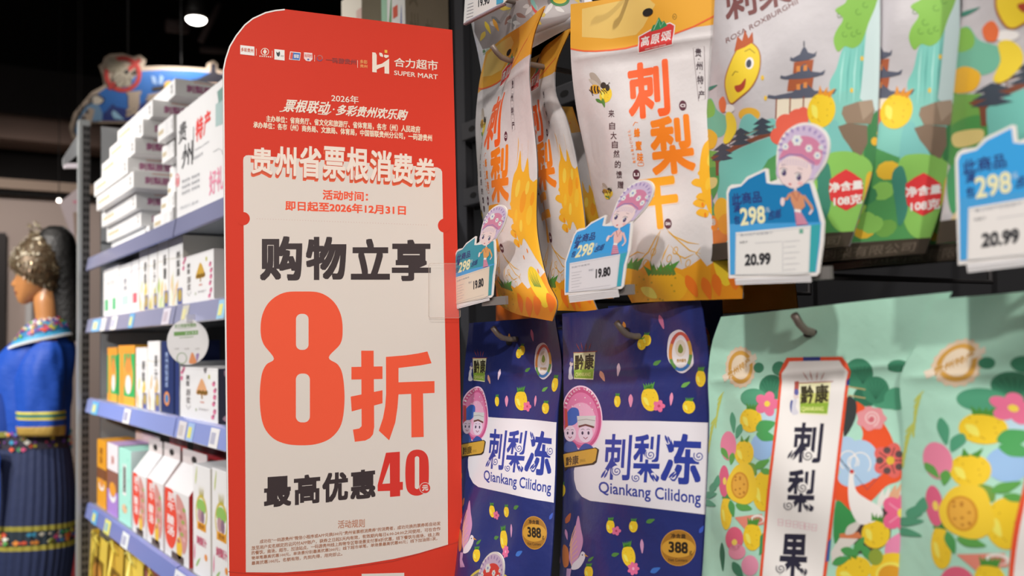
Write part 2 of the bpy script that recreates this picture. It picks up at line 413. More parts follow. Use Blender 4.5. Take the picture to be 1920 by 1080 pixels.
def fruit(a, cx, cy, rx, ry, rot=0, l=3, c='#e9bf2d', leaf='#4e8a38', spots=True, n=5):
    a.poly(ell(cx, cy, rx, ry, rot), c, l); r = math.radians(rot)
    tx = lambda x, y: (cx + x * math.cos(r) - y * math.sin(r), cy + x * math.sin(r) + y * math.cos(r))
    a.poly([tx(*p) for p in blob([(-rx * .6, ry * .3), (-rx * .75, -ry * .2), (-rx * .35, -ry * .1), (-rx * .2, ry * .5)], 4)], '#f3d85e', l + 1)
    if leaf:
        for k in range(n):
            t = (k - (n - 1) / 2) / n * 1.5; b = tx(rx * .5 * t, -ry * .86); e = tx(rx * 1.15 * t + rx * .15, -ry * 1.38)
            d = (-(e[1] - b[1]) * .28, (e[0] - b[0]) * .28); a.poly([(b[0] - d[0], b[1] - d[1]), e, (b[0] + d[0], b[1] + d[1])], leaf, l + 1)
    if spots and rx > 7:
        for k in range(8):
            p = tx(rx * .6 * math.sin(k * 2.4), ry * .65 * math.cos(k * 1.7)); a.poly(ell(p[0], p[1], rx * .04 + .2, None, 0, 6), '#b98f24', l + 2)
def flower(a, cx, cy, r, c='#e0708f', mid='#efc84a', l=3, n=5, sq=1.0, rot=0, vein=None):
    for k in range(n):
        t = math.radians(rot + 360 * k / n); a.poly(ell(cx + r * .55 * math.cos(t) * sq, cy + r * .55 * math.sin(t), r * .52, r * .42 * sq, math.degrees(t), 16), c, l + .06 * k)
        if vein: a.line([(cx, cy), (cx + r * .8 * math.cos(t) * sq, cy + r * .8 * math.sin(t))], r * .06, vein, l + 1)
    a.poly(ell(cx, cy, r * .24 * sq, r * .24), mid, l + 1.5)
def leaf(a, cx, cy, L, w, rot, c='#4f8a3f', l=2):
    r = math.radians(rot); P = [(-L, 0), (-L * .4, -w), (L * .3, -w * .8), (L, 0), (L * .3, w * .8), (-L * .4, w)]
    a.poly(blob([(cx + x * math.cos(r) - y * math.sin(r), cy + x * math.sin(r) + y * math.cos(r)) for x, y in P], 4), c, l)
def swirl(a, cx, cy, r, w, c, l=3, turns=1.6, a0=0, d=1):
    a.line([(cx + r * (.12 + .88 * k / 30) * math.cos(a0 + d * turns * 2 * math.pi * k / 30), cy + r * (.12 + .88 * k / 30) * math.sin(a0 + d * turns * 2 * math.pi * k / 30)) for k in range(31)], w, c, l)
def vtext(a, chars, pts, w, h, m, l=2, bold=0.02):
    for c, (x, y) in zip(chars, pts): a.text(c, (x - w / 2, y - h / 2, x + w / 2, y + h / 2), m, l, bold)
def brand_mark(a, x0, y0, x1, y1, l=3, figure=True):
    """the green and yellow square brand mark with rays"""
    w, h = x1 - x0, y1 - y0; P = lambda u, v: (x0 + u * w, y0 + v * h)
    a.poly([P(0, 0), P(1, -.02), P(.9, 1), P(.02, .97)], '#e5dfb2', l)
    a.poly([P(.03, .62), P(.94, .6), P(.89, .96), P(.04, .93)], '#8fae3c', l + 1); a.poly([P(.03, .35), P(.96, .3), P(.94, .62), P(.03, .64)], '#cbcb72', l + 1)
    a.text('黔', [P(.05, .66), P(.46, .66), P(.46, .08), P(.05, .1)], '#3a3522', l + 2, .03); a.text('康', [P(.5, .64), P(.92, .62), P(.94, .04), P(.5, .07)], '#3a3522', l + 2, .03)
    a.text('QIANKANG', [P(.08, .9), P(.78, .9), P(.78, .74), P(.08, .74)], '#dfe08e', l + 2, .02)
    a.line([P(-.02, .02), P(1.08, -.03)], h * .025, '#a3483c', l + 2)
    for u0, v0, u1, v1 in ((.3, -.05, .12, -.32), (.42, -.05, .34, -.36), (.55, -.05, .58, -.33), (.68, -.05, .8, -.32)): a.line([P(u0, v0), P((u0 + u1) / 2, (v0 + v1) / 2), P(u1, v1)], h * .03, '#a3483c', l + 2, taper=True)
    if figure:
        a.poly(blob([P(-.16, .5), P(-.06, .55), P(-.1, .75), P(-.02, .95), P(-.22, .98), P(-.22, .7)], 4), '#cfc9cf', l + 1); a.poly(ell(*P(-.1, .42), w * .08, h * .09), '#d8c4c0', l + 2); a.poly(ell(*P(-.08, .3), w * .07, h * .1), '#5d5f9c', l + 2)

# ------------------------------------------------------------------ the red promotion sign
def make_sign():
    n = np.array([-0.223, -0.975, 0.0]); o = atx(856, 560, 0.60)
    S = plane_surf(o, n)
    root = thing('promotion_sign', hit((640, 1300), o, n)[0], 'tall red sign board with one round corner and white panel reading 8折', 'sign')
    mb = MB(); RED = mat('#cd3b2b', 0.5, spec=.12); WH = mat('#efe2da', 0.4); PANEL = mat('#d6c8bd', 0.4); DK = mat('#3a2f30', 0.4); TR = mat('#f4573b', 0.5, spec=.12); PK = mat('#f1d5c4', 0.4)
    out = [(418, 150), (418, 130), (422, 110), (430, 86), (442, 66), (458, 46), (473, 34), (497, 23), (515, 19), (533, 17), (848, 56), (853, 250), (858, 470), (862, 650), (865, 850), (867, 1000), (870, 1250), (430, 1250), (425, 860), (420, 400)]
    P = hit(out, o, n)
    mb.prism(list(P), -n * 0.006, RED, WH)
    a = Art()
    # white edge that shows on the left
    L = [(533, 17), (515, 19), (497, 23), (473, 34), (458, 46), (442, 66), (430, 86), (422, 110), (418, 130), (418, 150), (420, 400), (425, 860), (430, 1250)]
    a.line([(x + 1.0, y + .8) for x, y in L], 2.6, WH, 1)
    # ticket panel
    a.poly([(456, 300), (457, 295), (461, 291.5), (467, 291), (820, 314), (826, 317), (829, 322), (839, 860), (840, 1022), (810, 1031), (770, 1041), (738, 1048), (690, 1056), (634, 1064), (580, 1070), (530, 1073.5), (461, 1073), (460, 860)], PANEL, 1)
    a.poly(ell(456, 410, 12.5, 12.5), RED, 2); a.poly(ell(833, 423, 12, 13), RED, 2)
    # lower red base sheet; the darker curved line paints the fold's shade
    a.line([(428, 1072), (500, 1078), (600, 1072), (738, 1052), (853, 1018), (868, 1012)], 1.6, mat('#b8352a'), 2)
    a.poly([(678, 1076), (758, 1074), (758, 1090), (678, 1092)], PANEL, 2)
    # logo strip
    T = a.text
    a.poly([(450.5, 84.5), (477, 87.5), (477, 104.5), (450.5, 101.5)], WH, 2)
    T('多彩贵州', [(452, 96.5), (475, 99), (475, 91.5), (452, 89)], '#c2573f', 3, .02); a.line([(480.5, 91), (480.5, 104)], .7, PK)
    a.line(ell(496.7, 97, 7, 6.3), 1.2, PK, 2, True); a.poly([(496.7, 91.5), (500.5, 97), (496.7, 102.5), (493, 97)], PK, 2)
    for k in range(6): a.poly([(486.5 + k * 3.9, 104 + k * .3), (488.7 + k * 3.9, 104.2 + k * .3), (488.7 + k * 3.9, 106.4 + k * .3), (486.5 + k * 3.9, 106.2 + k * .3)], PK, 2)
    a.line([(510.5, 95), (510.5, 108)], .7, PK)
    a.poly([(514.5, 92), (533.5, 94), (533.5, 113.5), (514.5, 111.5)], WH, 2); a.poly(blob([(518, 97), (521, 99), (524, 96.5), (525, 101), (523, 106), (519.5, 104)]), '#33383a', 3)
    T('小程序', [(525, 106.5), (532, 107.2), (532, 103.5), (525, 102.8)], '#6b6a68', 3)
    a.poly([(544, 96.5), (564, 98.5), (562, 113.5), (542, 111.5)], WH, 2); a.poly([(545, 98), (550, 98.4), (548, 111), (543.2, 110.4)], '#d8503f', 3); a.poly([(550, 98.4), (563, 99.7), (561.2, 112.5), (548, 111)], '#3c6cb0', 3)
    T('银联', [(550.5, 108.5), (560.5, 109.5), (561, 102.5), (551.5, 101.5)], WH, 4, .02)
    a.poly([(570, 98), (585.5, 99.5), (586, 111), (582, 115), (574, 114.2), (570, 109.5)], '#eec9c4', 2); T('云闪付', [(571, 107), (585, 108.3), (585, 102), (571, 100.7)], '#c8564d', 3, .03); a.poly(ell(578, 111.5, 2, 1.6), '#5a5f96', 3)
    a.line([(589.8, 103), (589.8, 115)], .7, PK)
    a.line(ell(599.5, 109, 5, 5, 0, 20, 20, 200), 1.8, '#7c4a6c', 2); a.line(ell(599.5, 109, 5, 5, 0, 20, 220, 380), 1.8, '#bb6058', 2)
    T('一码游贵州', [(611, 117), (668, 121.5), (668, 111.5), (611, 107)], '#8e2f2c', 2, .03)
    a.line([(670.5, 113), (670.5, 127)], .7, PK); T('多彩', [(675, 119), (689, 120.5), (689, 113), (675, 111.5)], '#e08a4e', 2, .03); T('贵州', [(675, 126.5), (689, 128), (689, 121.8), (675, 120.3)], '#e08a4e', 2, .03)
    # supermarket logo
    a.poly([(698, 98), (704, 98.8), (706.3, 103), (706.3, 122), (716, 119.5), (724, 114), (729.6, 110), (729.6, 138.5), (721, 137.7), (721, 124.5), (712, 127.5), (706.3, 130.5), (706.3, 136), (698, 135)], PK, 2)
    a.poly([(711.5, 98.5), (716, 99.5), (718.5, 104), (718, 107), (713, 105.5), (711, 102)], PK, 2); a.poly([(720.5, 102.5), (729, 103.5), (728.5, 107), (723.5, 109), (720, 106.5)], PK, 2)
    a.poly([(721, 93.5), (726, 94), (726.3, 99.5), (721.3, 99.2)], '#f0b046', 2)
    T('合力超市', [(739, 124.5), (821, 133), (821, 113.5), (739, 108)], PK, 2, .015); T('SUPER MART', [(739, 140.5), (821, 149), (821, 140), (739, 132)], PK, 2, .012)
    # heading lines
    T('2026年', [(621, 190.5), (672.5, 195), (672.5, 180), (621.5, 176)], PK, 2, .008)
    T('票根联动', [(530, 209.5), (617, 214.5), (621, 190.5), (535, 185.5)], PK, 2, .022, shear=.18)
    a.line([(524, 209), (530, 208.5), (538, 206)], 1.6, PK, 2); a.line([(596, 213.5), (612, 215), (621, 209)], 1.6, PK, 2); a.poly(ell(625.7, 205, 1.6), PK, 2)
    T('多彩贵州欢乐购', [(629.5, 216), (762.5, 226), (766, 206), (632.5, 195.5)], PK, 2, .022, shear=.18)
    T('主办单位：省商务厅、省文化和旅游厅、省体育局，各市（州）人民政府', [(499, 228.5), (788, 250), (788, 236.5), (499, 216)], '#f3cdb2', 2, .03, 2)
    T('承办单位：各市（州）商务局、文旅局、体育局，中国银联贵州分公司，一码游贵州', [(475, 240), (810, 265.5), (810, 252.5), (475, 227.5)], '#f3cdb2', 2, .03, 2)
    # arched headline with its orange shadow
    E1 = mat('#dd5531', 0.4); E2 = mat('#c94a2c', 0.4)
    box = [('贵', 255, 95, 405, 275), ('州', 418, 88, 560, 285), ('省', 580, 85, 728, 300), ('票', 742, 88, 890, 305), ('根', 900, 92, 1048, 315), ('消', 1057, 113, 1202, 322), ('费', 1210, 135, 1348, 335), ('券', 1360, 165, 1500, 345)]
    for i, (c, x0, y0, x1, y1) in enumerate(box):
        q = lambda dx, dy: [(400 + x0 / 3.6 + dx, 250 + (y1 - 4) / 3.6 + dy), (400 + x1 / 3.6 + dx, 250 + (y1 + (6 if i < 7 else 0)) / 3.6 + dy), (400 + (x1 + 2) / 3.6 + dx, 250 + (y0 + 7) / 3.6 + dy), (400 + (x0 + 3) / 3.6 + dx, 250 + (y0 - 3) / 3.6 + dy)]
        for k in range(4): T(c, q(-.5 * k, 1.6 + 1.5 * k), (E2, E2, E1, E1)[k], 2 + (3 - k), .04)
        T(c, q(0, 0), mat('#e6d3c4', 0.4), 7, .024)
    T('活动时间：', [(605, 374.5), (690, 377.5), (690, 360), (605, 355.5)], TR, 2, .03)
    T('即日起至2026年12月31日', [(535, 394.5), (761, 403.5), (761, 385.5), (535, 376)], TR, 2, .03)
    for k in range(64): a.poly(ell(482 + 5.05 * k, 410 + .19 * k, .8, .8, 0, 6), '#c9ada2', 2)
    for c, q in (('购', (487.5, 443, 566.7, 526)), ('物', (573.6, 444, 649.5, 525)), ('立', (657.8, 447.8, 731, 524.5)), ('享', (734.7, 449.5, 808, 527))): T(c, q, DK, 2, .032, 4)
    # the big 8
    a.poly(blob([(566, 546.5), (600, 549), (625, 565), (639, 590), (642.5, 620), (638, 645), (616.5, 670), (634, 684), (643, 706), (646, 752), (640, 795), (622, 820), (596, 832), (566, 835), (535, 832), (510, 820), (493, 795), (487, 752), (490, 706), (499, 684), (513.5, 672), (494, 645), (488.5, 620), (492, 590), (506, 565), (532, 549)], 5), TR, 2)
    a.poly(rrect(555, 588.5, 578.5, 656, 10), PANEL, 3); a.poly(rrect(554.8, 700.5, 581, 792, 11), PANEL, 3)
    c3 = lambda L: [(400 + x / 3.6, 520 + y / 3.6) for x, y in L]
    a.poly(c3([(998, 495), (1082, 495), (1086, 1010), (1078, 1060), (1058, 1085), (1025, 1102), (955, 1110), (942, 1028), (985, 1020), (1001, 1004)]), TR, 2)
    a.poly(c3([(932, 605), (1142, 601), (1142, 686), (932, 690)]), TR, 3); a.poly(c3([(927, 805), (1142, 762), (1142, 850), (934, 905)]), TR, 3)
    a.poly(c3([(1165, 537), (1300, 526), (1380, 514), (1445, 500), (1473, 580), (1400, 594), (1250, 612)]), TR, 2)
    a.poly(c3([(1165, 537), (1250, 560), (1250, 790), (1243, 880), (1228, 980), (1187, 1100), (1117, 1035), (1145, 950), (1160, 870), (1166, 790)]), TR, 3)
    a.poly(c3([(1230, 709), (1493, 700), (1493, 780), (1230, 791)]), TR, 4); a.poly(c3([(1335, 760), (1415, 757), (1420, 1077), (1337, 1080)]), TR, 5)
    # cap line and the 40
    for c, q in (('最', [(495, 952.5), (546, 948), (546, 891.5), (495, 895)]), ('高', [(551, 947.5), (600.5, 943), (600.5, 888), (551, 892)]), ('优', [(604.4, 943), (652.6, 938), (652.6, 883), (604.4, 888)]), ('惠', [(657, 937.5), (704, 933), (704, 878.5), (657, 883)])): T(c, q, DK, 2, .036)
    c4 = lambda L: [(400 + x / 3.84, 800 + y / 3.84) for x, y in L]
    RD = mat('#cf352d', 0.35)
    a.poly(c4([(1243, 188), (1343, 180), (1343, 398), (1365, 397), (1365, 455), (1345, 456), (1345, 500), (1272, 506), (1272, 462), (1183, 465), (1183, 420)]), RD, 2); a.poly(c4([(1270, 262), (1272, 408), (1217, 412)]), PANEL, 3)
    a.poly(blob(c4([(1466, 165), (1515, 178), (1546, 225), (1552, 330), (1546, 430), (1515, 480), (1466, 497), (1418, 484), (1390, 440), (1382, 340), (1390, 235), (1418, 182)]), 5), RD, 2)
    a.poly(rrect(777.8, 855.5, 786, 917, 4), PANEL, 3); a.poly(ell(797, 915, 10.6), PANEL, 4); a.poly(ell(797, 915, 9.6), RD, 5); T('元', [(791.5, 921), (803, 919.5), (803, 909), (791.5, 910)], PANEL, 6, .05)
    BR = mat('#a06a50', 0.4)
    T('活动规则', [(633.6, 991), (684, 988.5), (684, 973), (633.6, 976)], mat('#b57f68', .4), 2, .02)
    lines = [('成功在“一码游贵州”微信小程序或APP兑换500元“贵州省票根消费券”的消费者，成功兑换的票券将自动发', 487, 1019.5, 1012, 826, 985, 977.5),
             ('放至用户实名绑定的云闪付APP账户，获券之日起5天内有效，有效期内每日6:00-24:00之间使用，可在合作', 471.6, 1032, 1024, 826, 995, 987.5),
             ('的餐饮，商场，超市，加油站点，一码游贵州线上购物专区等场景支付享8折优惠，线下餐饮与商场，线上购', 471.6, 1041, 1033, 824, 1005, 997.5),
             ('物单笔最高优惠100元，单场景分别最高优惠200元；线下超市单笔，单场景最高优惠40元；线下加油限1次，', 471.6, 1050.5, 1043, 820, 1013.5, 1006),
             ('最高优惠100元。名额有限，先到先得，用完即止。', 471.6, 1060, 1052.5, 642, 1042, 1034.5)]
    for t, x0, yb, yt, x1, yb1, yt1 in lines: T(t, [(x0, yb), (x1, yb1), (x1, yt1), (x0, yt)], BR, 2, .02, 1)
    a.onto(mb, S)
    mb.build('printed_board', root)
    # bracket that clips the board to the bay's upright
    b = MB(); q = hit((850, 300), o, n)[0]; b.box(q + [-0.01, 0.0075, -0.02], q + [0.004, 0.016, 0.02], mat('#2a2828', 0.4, 0.3)); b.build('mounting_clip', root)
    # clear sleeve hooked over the right edge
    m = MB(); C = clear('clear_plastic', (1, .95, .9), .10); E = clear('plastic_rim', (.55, .42, .36), .6)
    o2 = o + n * 0.004; S2 = plane_surf(o2, n)
    A = Art(); q = rrect(804, 494, 863, 596, 4); A.poly(q, C, 1); A.line(q, 1.1, E, 2, True); A.onto(m, S2)
    s = m.build('label_sleeve', None, hit((804, 596), o2, n)[0]); tag(s, 'clear empty plastic label sleeve overlapping the red sign beside the first price tag', 'label holder')
make_sign()

# ================================================================== the goods on the hooks, right of the sign
NX = (-1, 0, 0)
def scale(sc, ox, oy): return lambda x, y: (ox + x / sc, oy + y / sc)

# ------------------------------------------------------------------ dark blue jelly pouches
def blue_art(B):
    a = Art(); b3 = scale(3.84, 840, 540); b4 = scale(3.6, 840, 780)
    def E3(x, y, rx, ry, c, rot=0, l=2): X, Y = b3(x, y); a.poly(ell(X, Y, rx / 3.84, ry / 3.84, rot, 20), c, l)
    def Lf(f, x, y, L, w, rot, c, l=2): X, Y = f(x, y); leaf(a, X, Y, L / 3.7, w / 3.7, rot, c, l)
    def Fr(f, x, y, rx, ry, rot=0, l=3, **k): X, Y = f(x, y); fruit(a, X, Y, rx / 3.7, ry / 3.7, rot, l, **k)
    PK, YE, OR, GR = '#d98aa6', '#e3b92e', '#d98f3c', '#4f7d3c'
    Lf(b3, 1538, 245, 52, 15, 72, '#c76f92'); Lf(b3, 1270, 275, 32, 11, 80, OR); Fr(b3, 1395, 405, 30, 40, l=3, n=3); Fr(b3, 1430, 375, 32, 42, l=3.4, n=3)
    Lf(b3, 1507, 538, 32, 14, -30, GR); Lf(b3, 1227, 588, 46, 12, 95, '#e6c7d6'); Lf(b3, 1112, 635, 40, 15, 65, '#d99b83'); Fr(b3, 1820, 650, 34, 60, 0); Lf(b3, 1712, 695, 36, 14, -30, '#6aa04a')
    Fr(b3, 1455, 800, 60, 84, -8); X, Y = b3(1520, 850); flower(a, X, Y, 11, '#dc6a8c', '#b93f66', 6); Fr(b3, 1220, 815, 22, 42); Lf(b3, 1316, 812, 46, 15, 90, PK); Lf(b3, 1608, 800, 46, 12, 95, PK); Fr(b3, 1735, 855, 44, 48)
    # rainbow ring badge
    X, Y = b3(1675, 457)
    a.poly(blob([b3(1600, 335), b3(1665, 300), b3(1720, 340), b3(1755, 430), b3(1768, 540), b3(1720, 600), b3(1675, 612), b3(1630, 580), b3(1585, 510), b3(1580, 420)]), '#dcd0d4', 2)
    for c, a0, a1 in (('#c25445', 200, 330), ('#d58a45', 150, 205), ('#c9953f', 325, 375), ('#5f8c4a', 110, 155), ('#5f8c4a', 10, 50), ('#3d77b5', 45, 115)): a.line([(X + 19 * math.cos(math.radians(t)) * (1 + .12 * math.sin(math.radians(t))), Y + 34 * math.sin(math.radians(t))) for t in np.linspace(a0, a1, 12)], 6.2, c, 3)
    a.poly(ell(X, Y + 2, 15.5, 27), '#e4dada', 4); a.poly(ell(X, Y - 6, 10, 16, 0, 24), '#d9c9b8', 5); a.poly(blob([(X, Y - 14), (X + 5, Y - 4), (X + 2, Y + 3), (X - 4, Y + 1), (X - 4, Y - 7)]), '#7a8a3a', 6); a.text('贵州绿色', [b3(1648, 538), b3(1718, 535), b3(1718, 508), b3(1648, 511)], '#b58a4a', 6, .03)
    x0, y0 = b3(905, 462); x1, y1 = b3(1062, 660); brand_mark(a, x0, y0, x1, y1)
    # round pink emblem with two cartoon children, gold ribbon
    EC = (840 + 965 / 3.84, 540 + 905 / 3.84); a.poly(ell(EC[0], EC[1] + 8, 38.5, 61, -4, 48), '#e6bed2', 3); a.poly(ell(EC[0], EC[1] + 8, 36.3, 58, -4, 48), '#c2527f', 4); a.poly(ell(EC[0], EC[1] + 10, 31, 50, -4, 40), '#d678a0', 5); a.poly(ell(EC[0], EC[1] + 17, 27, 38, -4, 40), '#e3a4bf', 6)
    for k, c in enumerate('QIANKANG CILIDONG'):
        t = math.radians(200 + 140 * k / 16); x = EC[0] + 33.4 * math.cos(t); y = EC[1] + 6 + 53.5 * math.sin(t); u = math.radians(200 + 140 * k / 16 + 90); R = lambda p, q: (x + p * math.cos(u) - q * math.sin(u), y + p * math.sin(u) + q * math.cos(u))
        if c != ' ': a.text(c, [R(-1.6, 2.4), R(1.6, 2.4), R(1.6, -2.4), R(-1.6, -2.4)], '#f0d5e0', 6, .02, 2)
    for dx, dy in ((-12, -26), (6, -30), (16, -20), (-4, -16), (-18, -14), (20, -8)): a.poly(ell(EC[0] + dx, EC[1] + dy, 1.1, None, 0, 8), '#f4dfe8', 7)
    def kid(cx, cy, rx, ry, l):
        a.poly(ell(cx, cy, rx, ry), '#e0c8dc', l)
        for s in (-1, 1): a.poly(ell(cx + s * rx * .42, cy - ry * .05, rx * .15, ry * .2, 0, 10), '#35284a', l + 1); a.line([(cx + s * rx * .6, cy - ry * .42), (cx + s * rx * .35, cy - ry * .5), (cx + s * rx * .15, cy - ry * .42)], .8, '#35284a', l + 1)
        a.line([(cx - rx * .3, cy + ry * .4), (cx, cy + ry * .62), (cx + rx * .3, cy + ry * .4)], 1.4, '#8e3250', l + 1)
    a.poly(blob([b4(790, 60), b4(800, -10), b4(835, -55), b4(880, -45), b4(885, 20), b4(850, 60)]), '#3a5fae', 8); a.poly([b4(788, -45), b4(806, -48), b4(812, 70), b4(792, 80)], '#b8453e', 9)
    kid(*b4(826, 118), 11, 15, 8.3); a.poly(blob([b4(790, 190), b4(825, 165), b4(865, 195), b4(870, 240), b4(790, 240)], 4), '#39508f', 8.2)
    for k in range(7): t = math.radians(195 + 25 * k); X, Y = b4(938, -20); a.line([(X + 8 * math.cos(t), Y + 9 * math.sin(t)), (X + 17 * math.cos(t), Y + 19 * math.sin(t))], 1.6, '#d6d0d2', 7.5, taper=True)
    kid(*b4(930, 118), 13.5, 17, 9.6); a.poly([b4(880, 80), b4(872, 0), b4(1000, -2), b4(990, 85), b4(960, 66), b4(905, 64)], '#cdc8c6', 10.9); a.line([b4(884, 72), b4(930, 60), b4(988, 76)], 3.6, '#6d3f3c', 11.5); a.line([b4(878, 30), b4(935, 22), b4(996, 32)], 1.2, '#9b9694', 11.5); a.poly(blob([b4(885, 225), b4(925, 185), b4(975, 205), b4(985, 245), b4(890, 250)], 4), '#3b4f96', 9.3)
    a.poly([b4(778, 260), b4(800, 247), b4(1000, 212), b4(1022, 226), b4(1006, 312), b4(985, 328), b4(810, 352), b4(790, 372)], '#3b2e22', 12); a.poly([b4(778, 258), b4(996, 218), b4(1010, 228), b4(998, 300), b4(975, 318), b4(790, 346)], '#c8993a', 13); a.text('黔康', [b4(797, 338), b4(884, 324), b4(884, 262), b4(797, 278)], '#4a3717', 14, .02); a.text('QIANKANG', [b4(892, 318), b4(930, 312), b4(930, 288), b4(892, 292)], '#8a6a2a', 14)
    # white label with the product name
    a.poly([b4(1000, 30), b4(1400, 34), b4(1757, 45), b4(1746, 400), b4(1735, 665), b4(1400, 625), b4(960, 572), b4(905, 545), b4(868, 495), b4(852, 430), b4(850, 370), b4(862, 320), b4(920, 240)], '#dcd4d8', 2)
    NV = mat('#2f3d90', 0.4)
    a.text('刺', [b4(1042, 428), b4(1226, 436), b4(1246, 124), b4(1060, 120)], NV, 4, .018); a.text('梨', [b4(1240, 446), b4(1424, 452), b4(1448, 124), b4(1262, 124)], NV, 4, .018); a.text('冻', [b4(1432, 452), b4(1704, 470), b4(1714, 124), b4(1464, 116)], NV, 4, .03)
    for x, y, r in ((1140, 372, 9), (1270, 418, 8), (1368, 262, 9), (1694, 270, 10)): X, Y = b4(x, y); a.poly(ell(X, Y, r + 1.4), '#dcd4d8', 5); swirl(a, X, Y, r, 1.8, NV, 6)
    for x, y, rr in ((1058, 390, -60), (1384, 415, 60), (1520, 395, -45), (1484, 160, 70)): X, Y = b4(x, y); a.poly(ell(X, Y, 6, 9, 0), '#dcd4d8', 5); leaf(a, X - 2, Y, 9, 2.2, rr, NV, 6); leaf(a, X + 3, Y + 1, 8, 1.8, rr, NV, 6)
    a.text('Qiankang Cilidong', [b4(1018, 540), b4(1707, 622), b4(1707, 508), b4(1018, 440)], NV, 4, .012)
    # lower half
    Fr(b4, 1097, 745, 29, 48); X, Y = b4(1137, 775); flower(a, X, Y, 8.5, '#d0698c', '#a63f62', 6); Fr(b4, 1252, 745, 30, 42); Lf(b4, 1367, 708, 32, 15, -20, GR); Lf(b4, 1310, 880, 50, 12, 88, '#c992b4'); Fr(b4, 1220, 945, 46, 76, -10); X, Y = b4(1252, 1030); flower(a, X, Y, 12, '#d8688f', '#e8a4b8', 6, 7, .8); Lf(b4, 1130, 935, 28, 14, -15, GR); Lf(b4, 1400, 1040, 38, 18, -25, '#3e6cb8'); Lf(b4, 1712, 765, 30, 13, -60, '#3a55b0')
    for x, y in ((740, 595), (800, 800), (750, 960), (690, 700)): Lf(b4, x, y, 38, 9, 80, '#c889b2')
    Fr(b4, 770, 500, 24, 45); Lf(b4, 708, 550, 20, 10, -60, '#3f63b5'); Lf(b4, 812, 690, 40, 16, -65, '#b2603e')
    # phoenix
    a.poly(blob([b4(880, 672), b4(898, 760), b4(912, 840), b4(898, 910), b4(866, 985), b4(838, 1010), b4(818, 960), b4(828, 870), b4(856, 770)]), '#c98fb4', 2)
    for k in range(7): a.line([b4(862 + k * 3, 740 + k * 34), b4(840 - k, 800 + k * 30), b4(822 + k * 2, 880 + k * 22)], 1.4, '#dfa98c', 3)
    a.poly(blob([b4(780, 870), b4(812, 900), b4(815, 1000), b4(785, 1020), b4(772, 950)]), '#c4703f', 2); a.poly(blob([b4(842, 1000), b4(880, 960), b4(905, 915), b4(928, 935), b4(915, 985), b4(880, 1030), b4(835, 1035)]), '#ddd0d6', 3); a.poly([b4(922, 928), b4(950, 950), b4(924, 946)], '#c98a3a', 4); a.poly(ell(*b4(908, 938), 1.2), '#2b2440', 5)
    for k in range(5): a.line([b4(830 - k * 6, 1030), b4(822 - k * 5, 1080), b4(850 - k * 10, 1130)], 2, '#b98fb4', 2)
    Fr(b4, 950, 1055, 30, 48); Lf(b4, 965, 965, 26, 10, -40, GR)
    # weight medallion
    X, Y = b4(1555, 890); a.poly(ell(X, Y, 33, 34, 0, 40), '#c58d35', 3); a.poly(ell(X, Y, 31.6, 32.6, 0, 40), '#9c6a26', 4); a.poly(ell(X, Y, 31.2, 18, 0, 40), '#c48f35', 5)
    a.text('净含量', [b4(1505, 824), b4(1606, 828), b4(1606, 796), b4(1505, 792)], '#4a331a', 6, .03); a.text('388', [b4(1490, 920), b4(1620, 930), b4(1620, 852), b4(1490, 846)], '#2a2118', 6, .03); a.text('g', [b4(1628, 938), b4(1648, 940), b4(1648, 912), b4(1628, 910)], '#2a2118', 6); a.text('Net Content', [b4(1488, 980), b4(1618, 984), b4(1618, 964), b4(1488, 958)], '#5e3f1e', 6, .02)
    # clear window low on the pouch
    st = B.art_st(a); c = (.52, .075)
    st.poly([(c[0] + .34 * math.cos(t) * (1 - .12 * math.sin(t)), c[1] + .115 * math.sin(t)) for t in np.linspace(0, 6.28, 40)[:-1]], mat('#c2b04a', .4), 2); st.poly([(c[0] + .325 * math.cos(t) * (1 - .12 * math.sin(t)), c[1] + .107 * math.sin(t)) for t in np.linspace(0, 6.28, 40)[:-1]], mat('#77706f', .15), 3)
    for k in range(14): x = c[0] - .2 + .4 * random.random(); y = c[1] - .06 + .12 * random.random(); st.poly(ell(x, y, .02, .012, k * 30, 8), random.choice(['#c9a545', '#a35a4a', '#8f9a5a', '#5a6a8e']), 4)
    return st
BLUE = mat('#272f69', 0.34, bump=0.10, bscale=60, coat=0.25)
P_BLUE = Pouch([(1040, 1190), (1048, 1080), (1056, 900), (1057, 780), (1056, 680), (1054, 588)], [(1316, 1230), (1319, 1080), (1325, 960), (1330, 800), (1330, 690), (1322, 620), (1313, 557)], (.66, 0, 0), NX, .024, .85, 3)
A_BLUE = blue_art(P_BLUE)
P_BLUE.make('jelly_pouch', 'dark blue pouch beside the pale green pouch, fully visible with 388g medallion', 'food pouch', 'dark blue jelly pouches', BLUE, A_BLUE)
# its foot swings out into the aisle, past the board's edge
p = Pouch([atx(*q) for q in ((838, 1160, .584), (852, 1080, .590), (862, 940, .612), (867, 800, .640), (870, 700, .658), (880, 606, .665))], [atx(*q) for q in ((1022, 1185, .622), (1032, 1080, .630), (1042, 900, .648), (1046, 770, .660), (1053, 690, .665), (1040, 593, .665))], (.665, 0, 0), NX, .020, .85, 5, px=False)
p.make('jelly_pouch', 'dark blue pouch beside the red sign, its left edge against the board', 'food pouch', 'dark blue jelly pouches', BLUE, A_BLUE)
p = Pouch([(1046, 700), (1040, 640), (1030, 592)], [(1120, 700), (1120, 640), (1112, 585)], (.70, 0, 0), NX, .004, .8, 6)
p.make('jelly_pouch', 'dark blue pouch seen only as strip between two front jelly pouches', 'food pouch', 'dark blue jelly pouches', BLUE, Art(), na=14, nt=20)
p = Pouch([(1160, 1100), (1150, 800), (1140, 574)], [(1360, 1100), (1356, 700), (1353, 562)], (.715, 0, 0), NX, .01, .85, 8)
